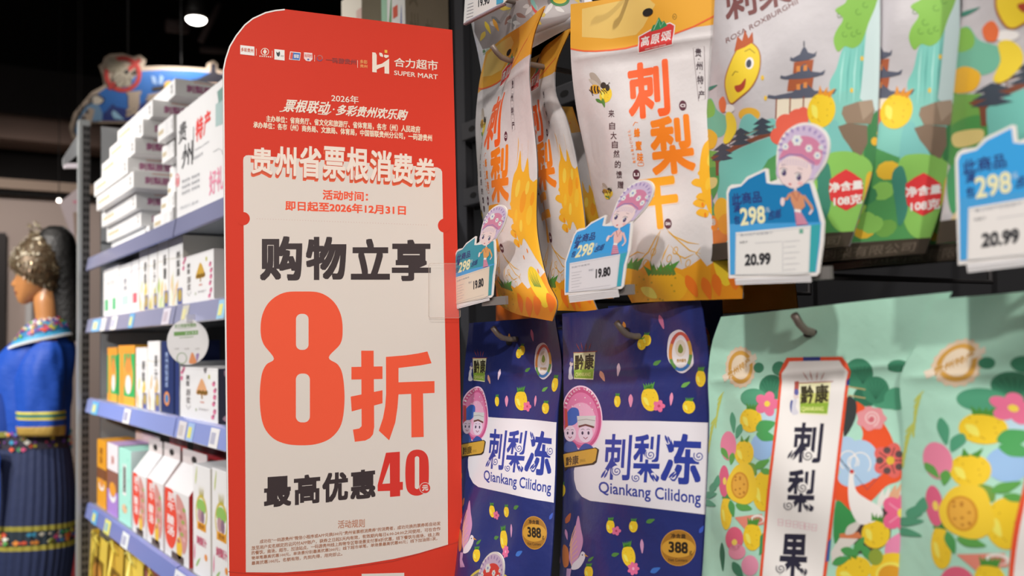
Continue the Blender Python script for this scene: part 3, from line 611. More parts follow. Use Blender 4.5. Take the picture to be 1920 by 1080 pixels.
p.make('jelly_pouch', 'dark blue pouch tucked behind, peeking out left of the green pouch', 'food pouch', 'dark blue jelly pouches', BLUE, A_BLUE, na=20, nt=30, art_max=.06)

# ------------------------------------------------------------------ pale green fruit pouches
def green_art(B):
    a = Art(); g7 = scale(3.097, 1300, 520); g8 = scale(3.097, 1300, 760); K = 3.097
    def E(f, x, y, rx, ry, c, rot=0, l=2): X, Y = f(x, y); a.poly(ell(X, Y, rx / K, ry / K, rot, 24), c, l)
    def Fr(f, x, y, rx, ry, rot=0, l=6, **k): X, Y = f(x, y); fruit(a, X, Y, rx / K, ry / K, rot, l, **k)
    def Fl(f, x, y, r, c='#de6f8c', **k): X, Y = f(x, y); flower(a, X, Y, r / K, c, **k)
    def Lf(f, x, y, L, w, rot, c='#3f8a54', l=4): X, Y = f(x, y); leaf(a, X, Y, L / K, w / K, rot, c, l)
    G1, G2, G3 = '#3c7d5e', '#4f9673', '#2f6a50'
    # badge
    X, Y = g7(275, 522); a.poly([(X + (27 + 2.2 * (k % 2)) * math.cos(k * math.pi / 18), Y + (37 + 3 * (k % 2)) * math.sin(k * math.pi / 18)) for k in range(36)], '#d9bfa3', 2); a.poly(ell(X, Y, 23, 31, 0, 32), '#c79443', 3); a.poly(ell(X, Y, 17, 23), '#d9c4aa', 4)
    a.poly([g7(168, 572), g7(362, 440), g7(372, 475), g7(182, 608)], '#dccab4', 5); a.text('贵州特产', [g7(205, 592), g7(335, 502), g7(327, 462), g7(197, 552)], '#bf8e44', 6, .03)
    # foliage
    for f, x, y, rx, ry, c in ((g7, 960, 560, 85, 90, G1), (g7, 1060, 655, 78, 80, G1), (g7, 1180, 705, 72, 66, G2), (g7, 1010, 690, 80, 60, G3), (g7, 1190, 515, 62, 36, G1), (g7, 1165, 530, 35, 16, G1), (g7, 1225, 525, 40, 18, G1), (g7, 455, 640, 72, 75, G1), (g7, 350, 700, 76, 55, G2), (g7, 500, 530, 42, 42, G1), (g7, 380, 525, 30, 30, G1), (g7, 1150, 735, 110, 30, G2)): E(f, x, y, rx, ry, c, 0, 2 + random.random() * .5)
    for x, y in ((985, 560), (1060, 650), (450, 640)):
        for k in range(6): t = math.radians(-150 + 24 * k); a.line([g7(x, y + 60), g7(x + 60 * math.cos(t), y + 50 * math.sin(t))], .9, '#2c5f48', 4)
    for y in (640, 690): a.line([g7(900, y - 5), g7(1000, y + 12)], 2.2, '#b9a06a', 4)
    # orange sun bands, dark ground
    a.poly(blob([g8(940, -20), g8(1010, 20), g8(1110, 110), g8(1180, 260), g8(1210, 420), g8(1120, 470), g8(1030, 560), g8(920, 640), g8(840, 600), g8(840, 420), g8(980, 200), g8(960, 90)], 5), '#e2542c', 3)
    a.poly(blob([g8(890, -40), g8(945, -20), g8(940, 80), g8(875, 180)], 4), '#3a3d3c', 3.5); a.poly(blob([g8(830, 560), g8(900, 600), g8(945, 660), g8(910, 740), g8(820, 800)], 4), '#3d8c4c', 4); a.poly(blob([g8(940, 700), g8(1090, 600), g8(1140, 640), g8(1130, 800), g8(960, 860)], 4), '#4a3a38', 3.6)
    # blue cloud
    for x, y, rx, ry in ((890, 290, 75, 110), (970, 330, 110, 130), (1050, 350, 60, 75), (920, 420, 80, 55)): E(g8, x, y, rx, ry, '#a9c1e8', 0, 5 + x / 5000)
    for x, y, r in ((900, 320, 50), (970, 340, 60), (930, 330, 32)): X, Y = g8(x, y); a.line(ell(X, Y, r / K, r * 1.1 / K, 0, 24, 120, 400), 2.2, '#e8ecf4', 6)
    a.line([g8(845, 310), g8(920, 380), g8(1010, 490), g8(1090, 400)], 1, '#3b4a6a', 6)
    E(g8, 400, 240, 66, 80, '#93b4e0', 0, 4); E(g8, 430, 60, 50, 60, '#b5cdea', 0, 4)
    # crane
    a.poly(blob([g8(908, 390), g8(935, 385), g8(932, 430), g8(950, 500), g8(1010, 545), g8(1085, 590), g8(1100, 640), g8(1050, 675), g8(970, 690), g8(920, 620), g8(900, 520)], 5), '#e6e2da', 7); E(g8, 922, 385, 12, 12, '#c0362e', 0, 8); a.line([g8(850, 300), g8(905, 385)], 1, '#4a3f3a', 8)
    for k in range(6): Lf(g8, 1090 + k * 34, 545 - k * 14, 60, 17, -78 + k * 3, ('#ded6cc', '#d7a07c')[k in (2, 3)], 6)
    Lf(g8, 930, 710, 60, 26, -40, '#cfc6bc', 6); a.poly([g8(850, 745), g8(960, 735), g8(985, 770), g8(850, 780)], '#d0784e', 5); a.poly([g8(800, 850), g8(850, 770), g8(960, 775), g8(900, 830), g8(850, 900), g8(805, 920)], '#d8cfc4', 5)
    # flowers and fruit, right of the panel
    X, Y = g7(1035, 820); a.poly([(X + (27 + 2 * math.cos(7 * t)) * math.cos(t), Y + (22 + 2 * math.cos(7 * t)) * math.sin(t)) for t in np.linspace(0, 6.28, 50)[:-1]], '#dc8f92', 7); swirl(a, X, Y, 15, 2.4, '#eec3c0', 8, 2.2); a.poly(ell(X, Y + 2, 5), '#c9666f', 9)
    Fl(g8, 1145, 320, 100, '#d8645c', mid='#d9b03c', l=7, vein='#5a3a3a')
    for k in range(5): t = math.radians(36 + 72 * k); E(g8, 1145 + 62 * math.cos(t), 320 + 62 * math.sin(t), 22, 20, '#5c4a48', 0, 8.2)
    Fl(g8, 1215, 625, 120, '#dd6084', l=7, vein='#ec93a8'); Lf(g8, 1180, 800, 95, 45, -50, '#df84a4', 7); Fr(g8, 1060, 745, 82, 86, 10); Fr(g8, 930, 960, 105, 80, -20, n=3); E(g8, 1160, 970, 135, 115, '#e9bd2e', 0, 7); E(g8, 1150, 985, 92, 76, '#efd257', 0, 8); E(g8, 1145, 985, 70, 58, '#d7952b', 0, 9)
    for x, y, r in ((965, 810, -60), (910, 850, 15), (1010, 860, 60), (860, 900, -20), (1240, 830, 60), (1270, 760, -70)): Lf(g8, x, y, 55, 24, r, '#4b9450', 9)
    E(g8, 1060, 880, 42, 48, '#8c9a3a', 0, 9.5)
    # left of the panel
    Fl(g7, 430, 735, 70, '#dd6c8c', l=8); Fr(g8, 335, 85, 64, 72, 5); Fr(g8, 296, 275, 56, 74, n=2); a.poly(blob([g8(215, 400), g8(260, 345), g8(330, 345), g8(360, 420), g8(370, 520), g8(310, 575), g8(220, 545), g8(192, 470)]), '#e8c035', 9); E(g8, 272, 465, 52, 78, '#c98a2c', 0, 10); E(g8, 272, 465, 42, 68, '#dba23f', 0, 11)
    for k in range(10): E(g8, 272 + 28 * math.sin(k * 2.1), 465 + 50 * math.cos(k * 1.7), 6, 6, '#b5762a', 0, 12)
    Fr(g8, 405, 500, 62, 115, 0, 6, leaf=None); Fr(g8, 192, 625, 33, 98, 0, 6, leaf='#4b9450'); Fr(g8, 345, 762, 54, 82, 0, 9)
    a.poly([g8(240, 650), g8(400, 630), g8(410, 690), g8(300, 720)], '#dc8370', 6); E(g8, 375, 660, 40, 26, '#ecd9cf', 0, 7); E(g8, 375, 665, 28, 18, '#c97b6c', 0, 8)
    for x, y, rx, ry, c in ((205, 235, 46, 85, '#de7f98'), (180, 440, 30, 92, '#d35e7c'), (240, 775, 52, 70, '#d85f78'), (255, 850, 50, 45, '#e08da0'), (330, 930, 50, 60, '#df8fa6')): E(g8, x, y, rx, ry, c, 0, 7)
    E(g8, 240, 795, 16, 18, '#ecc65a', 0, 8); E(g8, 183, 440, 10, 22, '#ecc65a', 0, 8)
    for x, y, L, w, r, c in ((232, 100, 62, 16, 85, G2), (265, 150, 45, 18, 110, G2), (420, 120, 60, 36, -20, '#4b9a56'), (425, 180, 60, 30, 15, '#4b9a56'), (345, 370, 42, 26, 60, '#6f9440'), (400, 340, 50, 22, -30, '#5a9a48'), (430, 385, 40, 18, 10, '#5a9a48'), (225, 600, 50, 18, 80, '#4b9450'), (295, 590, 50, 24, 15, '#5b9a4a'), (185, 280, 40, 16, 60, '#5b9a4a'), (225, 310, 36, 16, 100, '#5b9a4a'), (120, 470, 40, 20, -60, G2), (100, 520, 40, 20, -10, G2), (95, 570, 40, 18, 20, G2), (140, 440, 36, 18, -80, G2), (260, 960, 60, 24, 60, G1), (170, 880, 85, 14, 88, G3), (395, 790, 30, 40, 85, '#4b9450')): Lf(g8, x, y, L, w, r, c, 8 + random.random() * .5)
    for s, (x, y) in enumerate(((160, 690), (120, 830), (1420, 700))):
        for k in range(7): Lf(g7, x - 10 * k * .5, y + k * 26, 34, 5, -55 - 6 * k, '#b9bf5c', 3)
    for x, y, r in ((1265, 385, 20), (1255, 155, 60)): Lf(g8, x, y, 30, 8, r, '#9fb54e', 4)
    # white name panel
    W1 = [g7(545, 466), g7(865, 460), g7(895, 500), g7(915, 545), g7(905, 600), g8(885, 40), g8(835, 480), g8(772, 1000), g8(740, 1300), g8(350, 1300), g8(385, 1000), g8(430, 500), g8(487, 20), g7(503, 600), g7(500, 555), g7(522, 505)]
    a.poly(W1, '#de5233', 13)
    IN = [g7(560, 488), g7(850, 482), g7(866, 510), g7(900, 548), g7(888, 600), g8(866, 40), g8(815, 480), g8(752, 1000), g8(722, 1290), g8(366, 1290), g8(402, 1000), g8(447, 500), g8(503, 20), g7(517, 600), g7(515, 560), g7(548, 512)]
    a.poly([g7(640, 463), g7(740, 461), g7(740, 488), g7(640, 490)], '#33407e', 14); a.poly([g7(893, 600), g7(910, 580), g7(906, 625), g7(890, 630)], '#33407e', 14); a.poly([g8(390, 760), g8(408, 740), g8(402, 860), g8(384, 870)], '#3f8a54', 14); a.poly([g8(785, 790), g8(802, 770), g8(790, 900), g8(770, 910)], '#3a5f9a', 14)
    a.poly(IN, '#ece4e3', 15)
    x0, y0 = g7(616, 610); x1, y1 = g7(800, 800); brand_mark(a, x0, y0, x1, y1, 16); a.poly([g7(590, 605), g7(615, 602), g7(612, 700), g7(586, 700)], '#b0554a', 16); a.poly(ell(*g7(574, 750), 3.6, 12), '#4a5690', 16)
    DK = mat('#2c2a3a', .4)
    a.text('刺', [g8(566, 332), g8(738, 335), g8(762, 102), g8(588, 100)], DK, 17, .022); a.text('梨', [g8(540, 618), g8(700, 622), g8(722, 374), g8(556, 372)], DK, 17, .022); a.text('果', [g8(490, 990), g8(662, 1000), g8(674, 748), g8(512, 744)], DK, 17, .03)
    for x, y, r in ((668, 292, 10), (636, 478, 9), (556, 582, 9), (510, 948, 9)): X, Y = g8(x, y); a.poly(ell(X, Y, r + 1.2), '#ece4e3', 19); swirl(a, X, Y, r, 2, DK, 20)
    for x, y, r in ((570, 285, -60), (660, 592, 60), (632, 960, 60)): X, Y = g8(x, y); a.poly(ell(X, Y, 6, 10), '#ece4e3', 19); leaf(a, X - 2, Y, 9, 2.2, r, DK, 20); leaf(a, X + 3, Y + 1, 8, 1.8, r, DK, 20)
    for k, x in enumerate((495, 540, 582, 620, 650, 690)): X, Y = g8(x, 660 + k * 6); a.line([(X, Y), (X + 9, Y + .6), (X + 8.5, Y + 12), (X, Y + 11.5)], 1.3, '#dba9b0', 17, True); a.line([(X + 1, Y + 6), (X + 8, Y + 6.4)], 1.1, '#dba9b0', 17)
    a.text('果干', [g8(470, 1290), g8(640, 1300), g8(650, 1060), g8(490, 1052)], DK, 17, .03)
    return B.art_st(a)
MINT = mat('#a9d2bb', 0.5, bump=0.08, bscale=50, coat=0.1)
P_GREEN = Pouch([(1300, 1230), (1316, 1080), (1326, 900), (1330, 780), (1328, 700), (1336, 640), (1352, 594)], [(1712, 1290), (1714, 1080), (1716, 900), (1717, 770), (1720, 680), (1752, 620), (1784, 547)], (.655, 0, 0), NX, .020, .84, 11, .0030)
A_GREEN = green_art(P_GREEN)
P_GREEN.make('fruit_pouch', 'pale green pouch whose white name panel is fully in view', 'food pouch', 'pale green fruit pouches', MINT, A_GREEN)
# the neighbour: same print, one hook nearer
dy = -0.2255; L2 = P_GREEN.L + [-.004, dy, .003]; R2 = P_GREEN.R + [-.004, dy, .003]; L2[:-2, 1] += .022; L2[-2] += [0, .010, 0]; L2[-1] += [0, .012, .003]
p = Pouch(L2, R2, (.651, 0, 0), NX, .022, .84, 12, .0032, px=False)
p.make('fruit_pouch', 'pale green pouch cut off by the right picture edge, round badge at its top', 'food pouch', 'pale green fruit pouches', MINT, A_GREEN)

# ------------------------------------------------------------------ white and orange dried-fruit pouches
def honey_art(B):
    a = Art(); h1 = scale(3.6, 840, 0); h2 = scale(3.376, 840, 280)
    OR = mat('#eba53a', .4); T = a.text
    a.poly([(1030, -60), (1420, -90), h1(2000, -40), h1(1900, 60), h1(1795, 105), h1(1660, 175), h1(1530, 225), h1(1400, 270), h1(1290, 300), h1(1200, 322), h1(1100, 335), h1(1000, 341), h1(920, 340), h1(820, 325), h1(700, 310)], OR, 1)
    a.line([h1(760, 318), h1(820, 330), h1(920, 345), h1(1000, 346), h1(1100, 339), h1(1200, 326), h1(1290, 304), h1(1400, 274), h1(1530, 229), h1(1660, 179), h1(1795, 109), h1(1900, 62)], 3, '#e4643a', 2)
    a.poly([h1(905, 60), h1(1330, -30), h1(1400, 30), h1(1320, 180), h1(1270, 235), h1(1100, 262), h1(905, 250)], '#f0bf6a', 2)  # lit highlight on the header, painted as a lighter orange patch
    # brand
    a.poly([h1(1285, 245), h1(1375, 195), h1(1500, 150), h1(1535, 170), h1(1518, 305), h1(1284, 364)], '#efe0da', 3); a.poly([h1(1291, 250), h1(1376, 203), h1(1498, 158), h1(1528, 174), h1(1512, 298), h1(1291, 354)], '#d23c3a', 4)
    a.poly([h1(1368, 214), h1(1385, 170), h1(1402, 165), h1(1424, 115), h1(1445, 150), h1(1458, 140), h1(1482, 172), h1(1440, 195)], '#2e8a58', 5); a.line([h1(1390, 200), h1(1424, 130), h1(1436, 185), h1(1455, 150)], .8, '#d8e0c8', 6)
    for c, q in (('高', [h1(1302, 318), h1(1358, 305), h1(1362, 238), h1(1306, 252)]), ('原', [h1(1368, 302), h1(1428, 290), h1(1432, 222), h1(1372, 236)]), ('颂', [h1(1438, 285), h1(1505, 270), h1(1508, 202), h1(1442, 218)])): T(c, q, '#efdcd6', 6, .02)
    T('GAO YUAN SONG', [h1(1330, 338), h1(1470, 305), h1(1470, 296), h1(1330, 329)], '#efdcd6', 6, .02); a.line(ell(*h1(1530, 113), 3.6, 5), .9, '#7a5a2a', 3, True); T('R', [h1(1524, 122), h1(1537, 119), h1(1537, 105), h1(1524, 108)], '#7a5a2a', 3)
    # big name
    O1, O2, O3, SH = mat('#ec5a22', .4), mat('#ee7a1e', .4), mat('#eb9a22', .4), mat('#d9bfae', .5)
    rows = (('刺', [(1180, 226), (1258, 216), (1252, 108), (1174, 122)], O1, .034), ('梨', [(1224, 331), (1306, 322), (1297, 212), (1216, 222)], O2, .034), ('干', [(1202, 434), (1276, 425), (1268, 328), (1193, 338)], O3, .04))
    for c, q, m, b in rows: T(c, [(x + 1.6, y + 2.2) for x, y in q], SH, 2, b, 4, rnd=True); T(c, q, m, 3, b, 4, rnd=True)
    DK = '#5a2f3a'
    for (x, y), s in (((1280.3, 198), 'CI'), ((1193.4, 327.4), 'LI'), ((1252.6, 419.4), 'GAN')):
        a.poly(ell(x, y, 7, 9.6), DK, 3); T(s, (x - 4.6, y - 3, x + 4.6, y + 3), '#e6dada', 4, .03)
    vtext(a, '来自大自然的馈赠', [(1146.5, 213), (1148, 236), (1150.5, 254), (1153, 271), (1156, 288.5), (1158.5, 308), (1161, 327.5), (1163.5, 346.5)], 11, 14, '#4a2f34', 3, .012)
    vtext(a, '自然好果', [(1170, 384), (1173, 402), (1177.5, 419), (1180, 437.5)], 9.5, 13, '#4a2f34', 3, .012)
    a.line([(1187, 236), (1191, 229), (1196, 230)], 1.3, O2, 3); vtext(a, '蜂蜜味', [(1194.5, 249), (1197.5, 273), (1200.5, 295)], 11.5, 18, O2, 3, .03); a.line(rrect(1196, 305, 1207, 311, 2), 1, O2, 3, True)
    for k, c in enumerate('FENGMIWEI'): T(c, [(1177 + k * 1.2, 248 + k * 7.2), (1177.5 + k * 1.2, 243.5 + k * 7.2), (1182.5 + k * 1.2, 243.5 + k * 7.2), (1182 + k * 1.2, 248 + k * 7.2)], '#df8a5a', 3)
    a.line([h1(1655, 325), h1(1730, 312), h1(1738, 668), h1(1692, 684)], .9, '#7a6668', 3, True); vtext(a, '贵州特产', [h1(1690, 355), h1(1697, 445), h1(1704, 540), h1(1711, 640)], 12, 16, '#4a3a40', 3)
    for y in (400, 492, 590): X, Y = h1(1694 + (y - 400) * .07, y); a.poly(ell(X, Y, .9), '#4a3a40', 3)
    # bee on its fruit
    def bee(f, x, y, k):
        P = lambda u, v: f(x + u * k, y + v * k)
        fruit(a, *P(35, 35), 11.5 * k, 15 * k, 15, 3, leaf=None); leaf(a, *P(20, 90), 9 * k, 3 * k, 75, '#55803a', 4); leaf(a, *P(-8, 78), 8 * k, 3 * k, 30, '#4a7a34', 4)
        a.poly(blob([P(-75, -105), P(-40, -110), P(5, -50), P(-5, -15), P(-45, -35)], 5), '#a8988a', 5); a.poly(blob([P(-80, -70), P(-40, -60), P(0, -20), P(-40, -25)], 4), '#bcae9f', 6)
        a.poly(ell(*P(-35, -2), 10 * k, 8.5 * k, 20), '#dfa32a', 7)
        for u in (-58, -38, -18): a.line([P(u, -24), P(u - 2, 0), P(u + 6, 24)], 3 * k, '#3a2a1e', 8)
        a.poly(ell(*P(20, -28), 5.4 * k, 6 * k), '#33271f', 8); a.poly(ell(*P(48, -12), 4 * k, 6.4 * k), '#33271f', 8)
        for u, v in ((30, 30), (10, 35), (45, 25), (-50, 40)): a.line([P(u - 25, 0), P(u - 8, v * .5), P(u, v)], 1.4 * k, '#33271f', 9)
        a.line([P(48, -25), P(60, -48), P(66, -42)], .9 * k, '#33271f', 9)
    bee(h1, 1030, 605, 1.0); fruit(a, *h2(1012, 285), 6.5, 9.5, 0, 3); bee(h2, 1010, 265, .45)
    # honey strings and the gold base
    GO = '#d8a03a'
    for L in ([(1345, 515), (1310, 570), (1270, 650), (1230, 690), (1140, 730)], [(1345, 515), (1320, 600), (1290, 680), (1280, 720)], [(1380, 500), (1430, 550), (1520, 590), (1590, 600)], [(1390, 520), (1450, 570), (1530, 640), (1600, 660)], [(1400, 600), (1370, 660), (1350, 720)], [(1410, 610), (1470, 680), (1480, 730)], [(1510, 700), (1500, 760)], [(1560, 660), (1500, 690), (1420, 650)], [(1130, 690), (1200, 650), (1250, 660)], [(1600, 620), (1570, 660), (1600, 690)]): a.line([h2(*p) for p in L], 2.6, GO, 3, taper=True)
    for x, y in ((1300, 650), (1400, 690), (1440, 640), (1520, 720), (1250, 720)): a.line(ell(*h2(x, y), 4, 7, 20), 1.3, GO, 3, True)
    a.poly([h2(1000, 800), h2(1090, 760), h2(1130, 690), h2(1150, 760), h2(1200, 780), h2(1270, 700), h2(1300, 770), h2(1400, 730), h2(1480, 760), h2(1530, 740), h2(1600, 690), h2(1640, 740), h2(1800, 640), h2(1800, 1100), h2(1000, 1100)], '#de9420', 4)
    fruit(a, *h2(1350, 880), 50, 34, -8, 5, c='#e3a525'); fruit(a, *h2(1150, 870), 32, 40, 0, 5.4, c='#dda022')
    for k in range(7): x = 1290 + k * 22; a.poly([h2(x, 800), h2(x - 12, 700 + (k % 3) * 18), h2(x + 22, 790)], '#5f7a35', 8)
    for p in ((1600, 150), (1560, 210), (1590, 300), (1570, 340), (1590, 400)): a.poly(blob([h2(p[0] - 20, p[1]), h2(p[0] + 10, p[1] - 25), h2(p[0] + 60, p[1] - 10), h2(p[0] + 50, p[1] + 30), h2(p[0], p[1] + 20)], 4), '#e9a62a', 3)
    st = B.art_st(a)
    sx = Art(); real, st = st, sx
    # splash that fills the right side of the print, and the base of big fruit
    st.poly(blob([(.60, .56), (.66, .60), (.70, .665), (.73, .60), (.78, .58), (.84, .63), (.88, .56), (.94, .54), (1.02, .52), (1.02, .22), (.94, .24), (.86, .29), (.78, .33), (.70, .30), (.64, .36), (.585, .45)], 5), mat('#eaa629', .35), 5)
    for x, y, r in ((.70, .52, .04), (.80, .47, .05), (.90, .42, .045), (.68, .42, .03), (.86, .52, .03), (.94, .48, .03), (.76, .38, .03)): st.poly(ell(x, y, r * 1.1, r * .7, 30, 14), random.choice(['#edb233', '#e8a024', '#f2bf45', '#e59320']), 6)
    for x, y in ((.64, .30), (.70, .25), (.80, .28), (.9, .2), (.62, .34)): st.poly(ell(x, y, .012, .01, 0, 8), '#e07a1e', 6)
    for L in ([(.64, .60), (.66, .70), (.65, .72)], [(.84, .62), (.86, .70)], [(.74, .60), (.73, .69)]): st.line(L, .014, mat('#eaa629', .35), 5, taper=True)
    st.poly([(.58, 0), (.62, .10), (.68, .14), (.78, .19), (.88, .17), (1, .2), (1, 0)], '#e08a1c', 7); st.poly(ell(.80, .13, .13, .085, 0, 24), '#ecc02e', 8)
    for k in range(6): st.poly([(.74 + k * .02, .13), (.72 + k * .026, .19 + .015 * (k % 2)), (.757 + k * .02, .135)], '#4d7a34', 9)
    for x, y in ((.66, .05), (.9, .07), (.5, .04), (.3, .05)): st.poly(blob([(x - .07, y), (x, y + .04), (x + .08, y + .01), (x + .02, y - .04)], 4), '#e2701e', 8.5)
    for V, T, m, l in sx.items: real.items.append((np.stack([.80 + (V[:, 0] - .58) * .48, np.where(V[:, 1] > .22, .20 + (V[:, 1] - .22) * .80, V[:, 1] * .91)], 1), T, m, l))
    st = real
    return st
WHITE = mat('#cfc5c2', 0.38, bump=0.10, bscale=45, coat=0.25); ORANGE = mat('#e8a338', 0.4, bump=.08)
P_HON = Pouch([(1185, 568), (1160, 520), (1134, 450), (1118, 390), (1100, 300), (1080, 200), (1071, 120), (1070, 8)], [(1392, 560), (1396, 480), (1400, 380), (1404, 260), (1408, 130), (1412, -50)], (.662, 0, 0), NX, .024, .86, 21, .0030)
A_HON = honey_art(P_HON)
P_HON.make('dried_fruit_pouch', 'white and orange pouch with a bee, facing front behind second price tag', 'food pouch', 'white and orange dried fruit pouches', WHITE, A_HON, ORANGE)
nl = np.array([-.2, .053, 0])
p = Pouch([(938, 572), (924, 480), (906, 390), (895, 310), (892, 220), (898, 160), (911, 98)], [(1036, 602), (1045, 572), (1028, 530), (1008, 440), (1007, 300), (996, 190), (992, 130), (1000, 70), (1022, 10)], (.690, 1.06, 1.5), nl, .026, .84, 22, .0032)
p.make('dried_fruit_pouch', 'white and orange pouch turned sideways right beside the red sign', 'food pouch', 'white and orange dried fruit pouches', WHITE, A_HON, ORANGE)
p2 = Pouch([(1000, 580), (985, 400), (960, 220), (975, 90)], [(1121, 584), (1108, 550), (1096, 410), (1086, 330), (1062, 222), (1040, 164), (1040, 139), (1070, 53)], (.745, 1.06, 1.5), nl, .016, .84, 23, .0032)
p2.make('dried_fruit_pouch', 'white and orange pouch in shade, second on the hook beside the red sign', 'food pouch', 'white and orange dried fruit pouches', WHITE, A_HON, ORANGE, na=30, nt=40, art_max=.05)
p3 = Pouch([(1000, 560), (985, 400), (985, 200)], [(1150, 560), (1135, 400), (1092, 262), (1072, 200)], (.80, 1.0, 1.5), nl, .008, .84, 24)
p3.make('dried_fruit_pouch', 'deep shaded white pouch glimpsed in gap left of the front-facing bee pouch', 'food pouch', 'white and orange dried fruit pouches', WHITE, A_HON, ORANGE, na=20, nt=24, art_max=.08)
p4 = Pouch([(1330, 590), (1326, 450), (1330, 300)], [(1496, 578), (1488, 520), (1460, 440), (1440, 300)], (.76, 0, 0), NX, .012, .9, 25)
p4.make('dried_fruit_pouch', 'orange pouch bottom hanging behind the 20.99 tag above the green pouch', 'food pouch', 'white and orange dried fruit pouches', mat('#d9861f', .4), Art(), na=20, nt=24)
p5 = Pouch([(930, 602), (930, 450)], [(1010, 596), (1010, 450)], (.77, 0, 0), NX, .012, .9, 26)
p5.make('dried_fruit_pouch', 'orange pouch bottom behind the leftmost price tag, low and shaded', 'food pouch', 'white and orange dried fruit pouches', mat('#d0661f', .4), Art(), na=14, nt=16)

# ------------------------------------------------------------------ colourful landscape pouches
def land_art(B):
    a = Art(); l5 = scale(3.097, 1300, 0); l6 = scale(3, 1300, 200); K = 3.05
    def E(f, x, y, rx, ry, c, rot=0, l=2): X, Y = f(x, y); a.poly(ell(X, Y, rx / K, ry / K, rot, 22), c, l)
    def Bl(f, P, c, l=2): a.poly(blob([f(*p) for p in P], 5), c, l)
    BR = '#7a4a48'; T = a.text
    T('刺梨', [(1362, 42), (1486, 4), (1478, -62), (1356, -28)], mat(BR, .4), 3, .02); T('ROSA ROXBURGHII', [l5(192, 252), l5(610, 20), l5(600, -8), l5(188, 224)], BR, 3)
    # sky haze, hills and water behind
    TE, GR, LG = '#7fbdb0', '#4c8f4a', '#8fb84a'
    Bl(l5, [(790, 500), (830, 400), (870, 280), (930, 250), (1010, 160), (1030, 200), (1010, 300), (1000, 420), (1010, 560), (960, 640), (850, 640)], '#7cc0b2', 2)
    for k in range(4): a.line([l5(880 + k * 36, 290 - k * 10), l5(860 + k * 38, 420), l5(850 + k * 40, 600)], 3.4, ('#a9d8cc', '#5fa89c')[k % 2], 3, taper=True)
    Bl(l5, [(825, 60), (880, 20), (920, -30), (1060, -30), (1060, 30), (1020, 130), (980, 240), (930, 280), (880, 270), (840, 300), (815, 240), (830, 180), (870, 110)], '#84b44e', 4)
    for x, y, r in ((905, 150, 16), (960, 70, 16), (880, 200, 14), (930, 200, 13), (1000, 30, 15), (960, 185, 13), (850, 90, 12)): X, Y = l5(x, y); a.line(ell(X, Y, r / K, r / K, 0, 12, 20, 260), 1, '#4c7a34', 5)
    Bl(l5, [(40, 640), (100, 570), (140, 640), (200, 690), (180, 780), (120, 800), (50, 790)], '#6fae92', 2); Bl(l5, [(70, 600), (100, 575), (125, 620), (120, 670), (75, 680)], '#7fb04c', 3); Bl(l5, [(45, 790), (90, 750), (140, 790), (120, 860), (60, 860)], '#e2a92c', 4)
    E(l5, 325, 665, 62, 40, '#e0aa3a', 0, 2); Bl(l5, [(280, 690), (330, 660), (390, 700), (470, 690), (470, 770), (280, 780)], '#79b8ae', 3)
    a.poly([l5(140, 1060), l5(150, 940), l5(230, 880), l5(330, 835), l5(460, 790), l5(500, 880), l5(520, 1060)], '#6fb3a6', 3); a.poly([l6(130, 420), l6(150, 300), l6(320, 220), l6(470, 200), l6(470, 400), l6(190, 480), l6(200, 640), l6(150, 640)], '#6fb3a6', 3)
    a.poly([l5(0, 860), l5(140, 880), l5(150, 1000), l5(100, 1060), l5(0, 1060)], '#6fa04a', 2.5)
    # bridge
    a.poly([l5(100, 915), l5(165, 880), l5(270, 830), l5(380, 785), l5(470, 760), l5(470, 782), l5(380, 810), l5(270, 856), l5(180, 905), l5(150, 945), l5(148, 1020), l5(132, 1020), l5(130, 940)], '#7a4634', 6)
    a.line([l5(170, 850), l5(270, 795), l5(380, 752), l5(470, 728)], 1.5, '#7a4634', 6)
    for k in range(9): a.line([l5(175 + k * 36, 848 - k * 15), l5(177 + k * 36, 878 - k * 14)], 1.4, '#7a4634', 6)
    # pagoda
    RF, WD = '#575a68', '#a85a3a'
    a.line([l5(643, 238), l5(645, 300)], 2.2, '#4a4c58', 8)
    for y, w, h in ((290, 66, 66), (400, 112, 60), (510, 172, 64)):
        a.poly([l5(645 - w * 1.25, y + h * .9), l5(645 - w, y + h), l5(645 - w * .3, y + h * 1.0), l5(645 + w * .3, y + h * .9), l5(645 + w * 1.0, y + h * .55), l5(645 + w * 1.1, y + h * .1), l5(645 + w * .85, y + h * .35), l5(645 + w * .35, y + h * .25), l5(645 + 8, y - 14 if y < 300 else y - 30), l5(645 - 8, y - 12 if y < 300 else y - 26), l5(645 - w * .4, y + h * .4), l5(645 - w * 1.0, y + h * .72), l5(645 - w * 1.22, y + h * .62)], RF, 8)
    a.poly([l5(585, 362), l5(700, 345), l5(690, 415), l5(580, 425)], WD, 7); a.poly([l5(555, 462), l5(700, 440), l5(690, 520), l5(545, 530)], WD, 7); a.poly([l5(480, 580), l5(760, 545), l5(745, 690), l5(478, 690)], '#e2d3bc', 7)
    for x in (480, 560, 638, 700): a.line([l5(x + 4, 575 - (x - 480) * .1), l5(x, 690)], 2.6, '#8a4a34', 8)
    for x, y in ((600, 385), (640, 380), (640, 480), (600, 490)): a.poly([l5(x, y), l5(x + 22, y - 3), l5(x + 22, y + 30), l5(x, y + 32)], '#d98a4a', 8)
    for x0 in (370, 245, 140):
        y0 = 700 if x0 > 300 else (760 if x0 > 200 else 850)
        for k in range(3): a.poly([l5(x0 - 22 + 4 * k * 0 - 6 * k, y0 + 30 * k + 24), l5(x0 + 30, y0 + 30 * k - 18 + 0), l5(x0 + 85 + 4 * k, y0 + 30 * k + 10), l5(x0 + 40, y0 + 30 * k + 22)], '#3f4650', 6.5)
